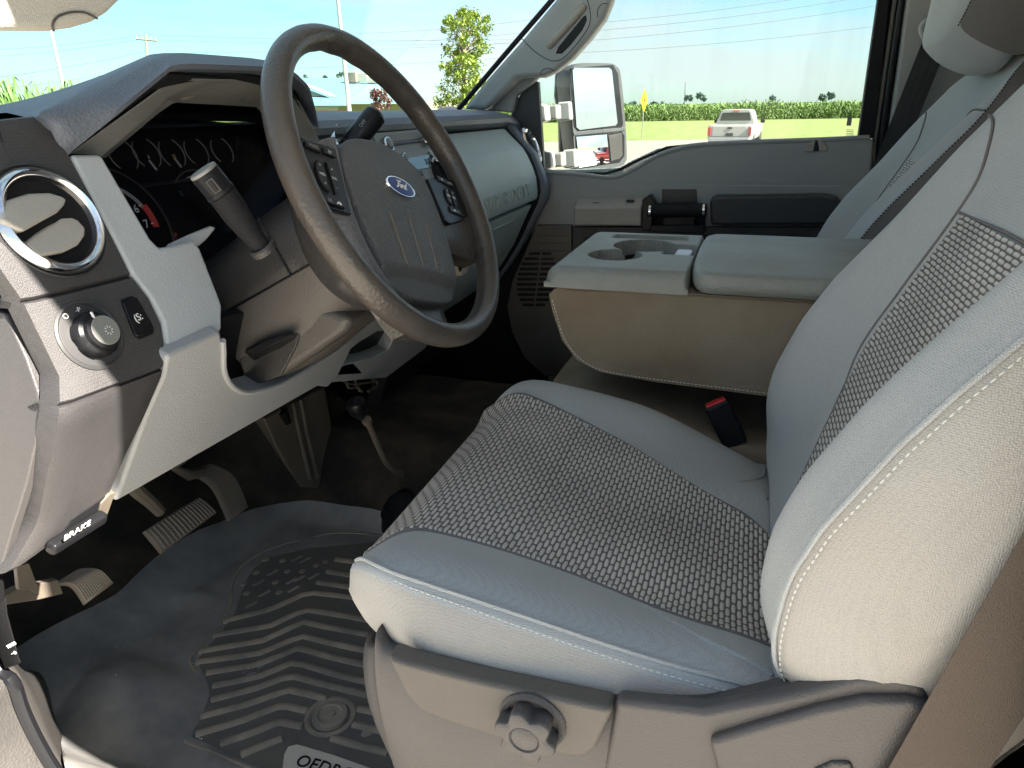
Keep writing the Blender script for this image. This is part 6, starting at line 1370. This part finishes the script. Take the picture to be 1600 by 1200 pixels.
# wiring under the dash
wl = thing('wiring_bundle', 'small bundle of wires and clips hanging under the centre of the dash', 'wires', tuple(U(560, 600, Y=.70)))
for pts in ([(540, 590), (545, 606), (560, 604), (562, 612)], [(556, 588), (556, 602), (566, 612)], [(575, 588), (590, 600), (575, 612)], [(530, 592), (550, 600), (585, 596)]): MB().tube(cr([U(x, y, Y=.70) for x, y in pts], 4), .0025, 6).build('wire', M['steel'], wl)

# door sill and seal at the lower left
sill = thing('door_sill', 'worn grey plastic sill trim with a rubber door seal at the lower left corner', 'door sill', (-.72, .5, 0))
def SP(x, y, X=-.70): return U(x, y, X=X)
in_ = [(-20, 930), (30, 1042), (62, 1052), (78, 1080), (86, 1120), (98, 1150), (96, 1175), (100, 1230), (120, 1300)]
mid = [(-50, 960), (6, 1040), (30, 1060), (44, 1100), (62, 1140), (84, 1180), (104, 1210), (140, 1260), (170, 1320)]
out = [(-80, 960), (-30, 1040), (-4, 1060), (14, 1100), (30, 1140), (52, 1180), (70, 1215), (100, 1260), (130, 1330)]
I_, Md, O_ = [resample(cr([V3(*p) for p in q], 5), 40) for q in (in_, mid, out)]
rows = []
for i_, m_, o_ in zip(I_, Md, O_):
    a = FL(i_[0], i_[1]); a = V3(a[0], a[1], floor_h(a[0], a[1])+.004); b_ = SP(m_[0], m_[1], -.69); rows.append([a, a*.7+b_*.3+V3(0, 0, .006), a*.3+b_*.7+V3(0, 0, .006), b_, b_+V3(-.012, 0, -.012)])
MB().grid(rows).build('sill_trim', M['sill'], sill, angle=180)
sl0 = resample(cr([SP(p[0]-11, p[1]+6, -.705) for p in mid], 5), 40)
MB().tube(sl0, .0075, 10).build('door_seal', M['gloss_black'], sill)
rows = []
for p in sl0: rows.append([p+V3(.0, 0, .0), p+V3(-.010, 0, .006), p+V3(-.03, 0, .004), p+V3(-.08, 0, -.02), p+V3(-.10, 0, -.06), p+V3(-.10, 0, -.3)])
MB().grid(rows).build('outer_sill', M['sill'], sill, angle=60)
# rear corner: map pocket fabric and bracket behind the belt
rc = thing('rear_carpet', 'grey green seat back cloth pocket edge and tan bracket in the lower right corner', 'pocket', tuple(U(1570, 1130, X=-.60)))
MB().loft([[U(x, y, X=-.655) for x, y in [(1470, 1060), (1640, 940), (1640, 1080), (1598, 1112), (1578, 1140), (1556, 1168), (1530, 1150), (1500, 1100)]], [U(x, y, X=-.60) for x, y in [(1470, 1060), (1640, 940), (1640, 1070), (1594, 1100), (1572, 1130), (1550, 1158), (1530, 1140), (1500, 1100)]]]).build('pocket_cloth', M['console_v'], rc, bevel=.004)
MB().prism([U(x, y, X=-.66) for x, y in [(1512, 1160), (1530, 1140), (1548, 1158), (1556, 1182), (1520, 1204), (1502, 1196)]], (.02, 0, 0)).build('bracket', M['vane'], rc, bevel=.003)
# ---------------------------------------------------------------- lettering becomes mesh
dg = bpy.context.evaluated_depsgraph_get()
for ob in [o for o in COL.objects if o.type == 'FONT']:
    me = bpy.data.meshes.new_from_object(ob.evaluated_get(dg)); nm = ob.name
    o2 = bpy.data.objects.new(nm + '_', me); COL.objects.link(o2); o2.parent = ob.parent; o2.matrix_local = ob.matrix_local.copy()
    bpy.data.objects.remove(ob); o2.name = nm
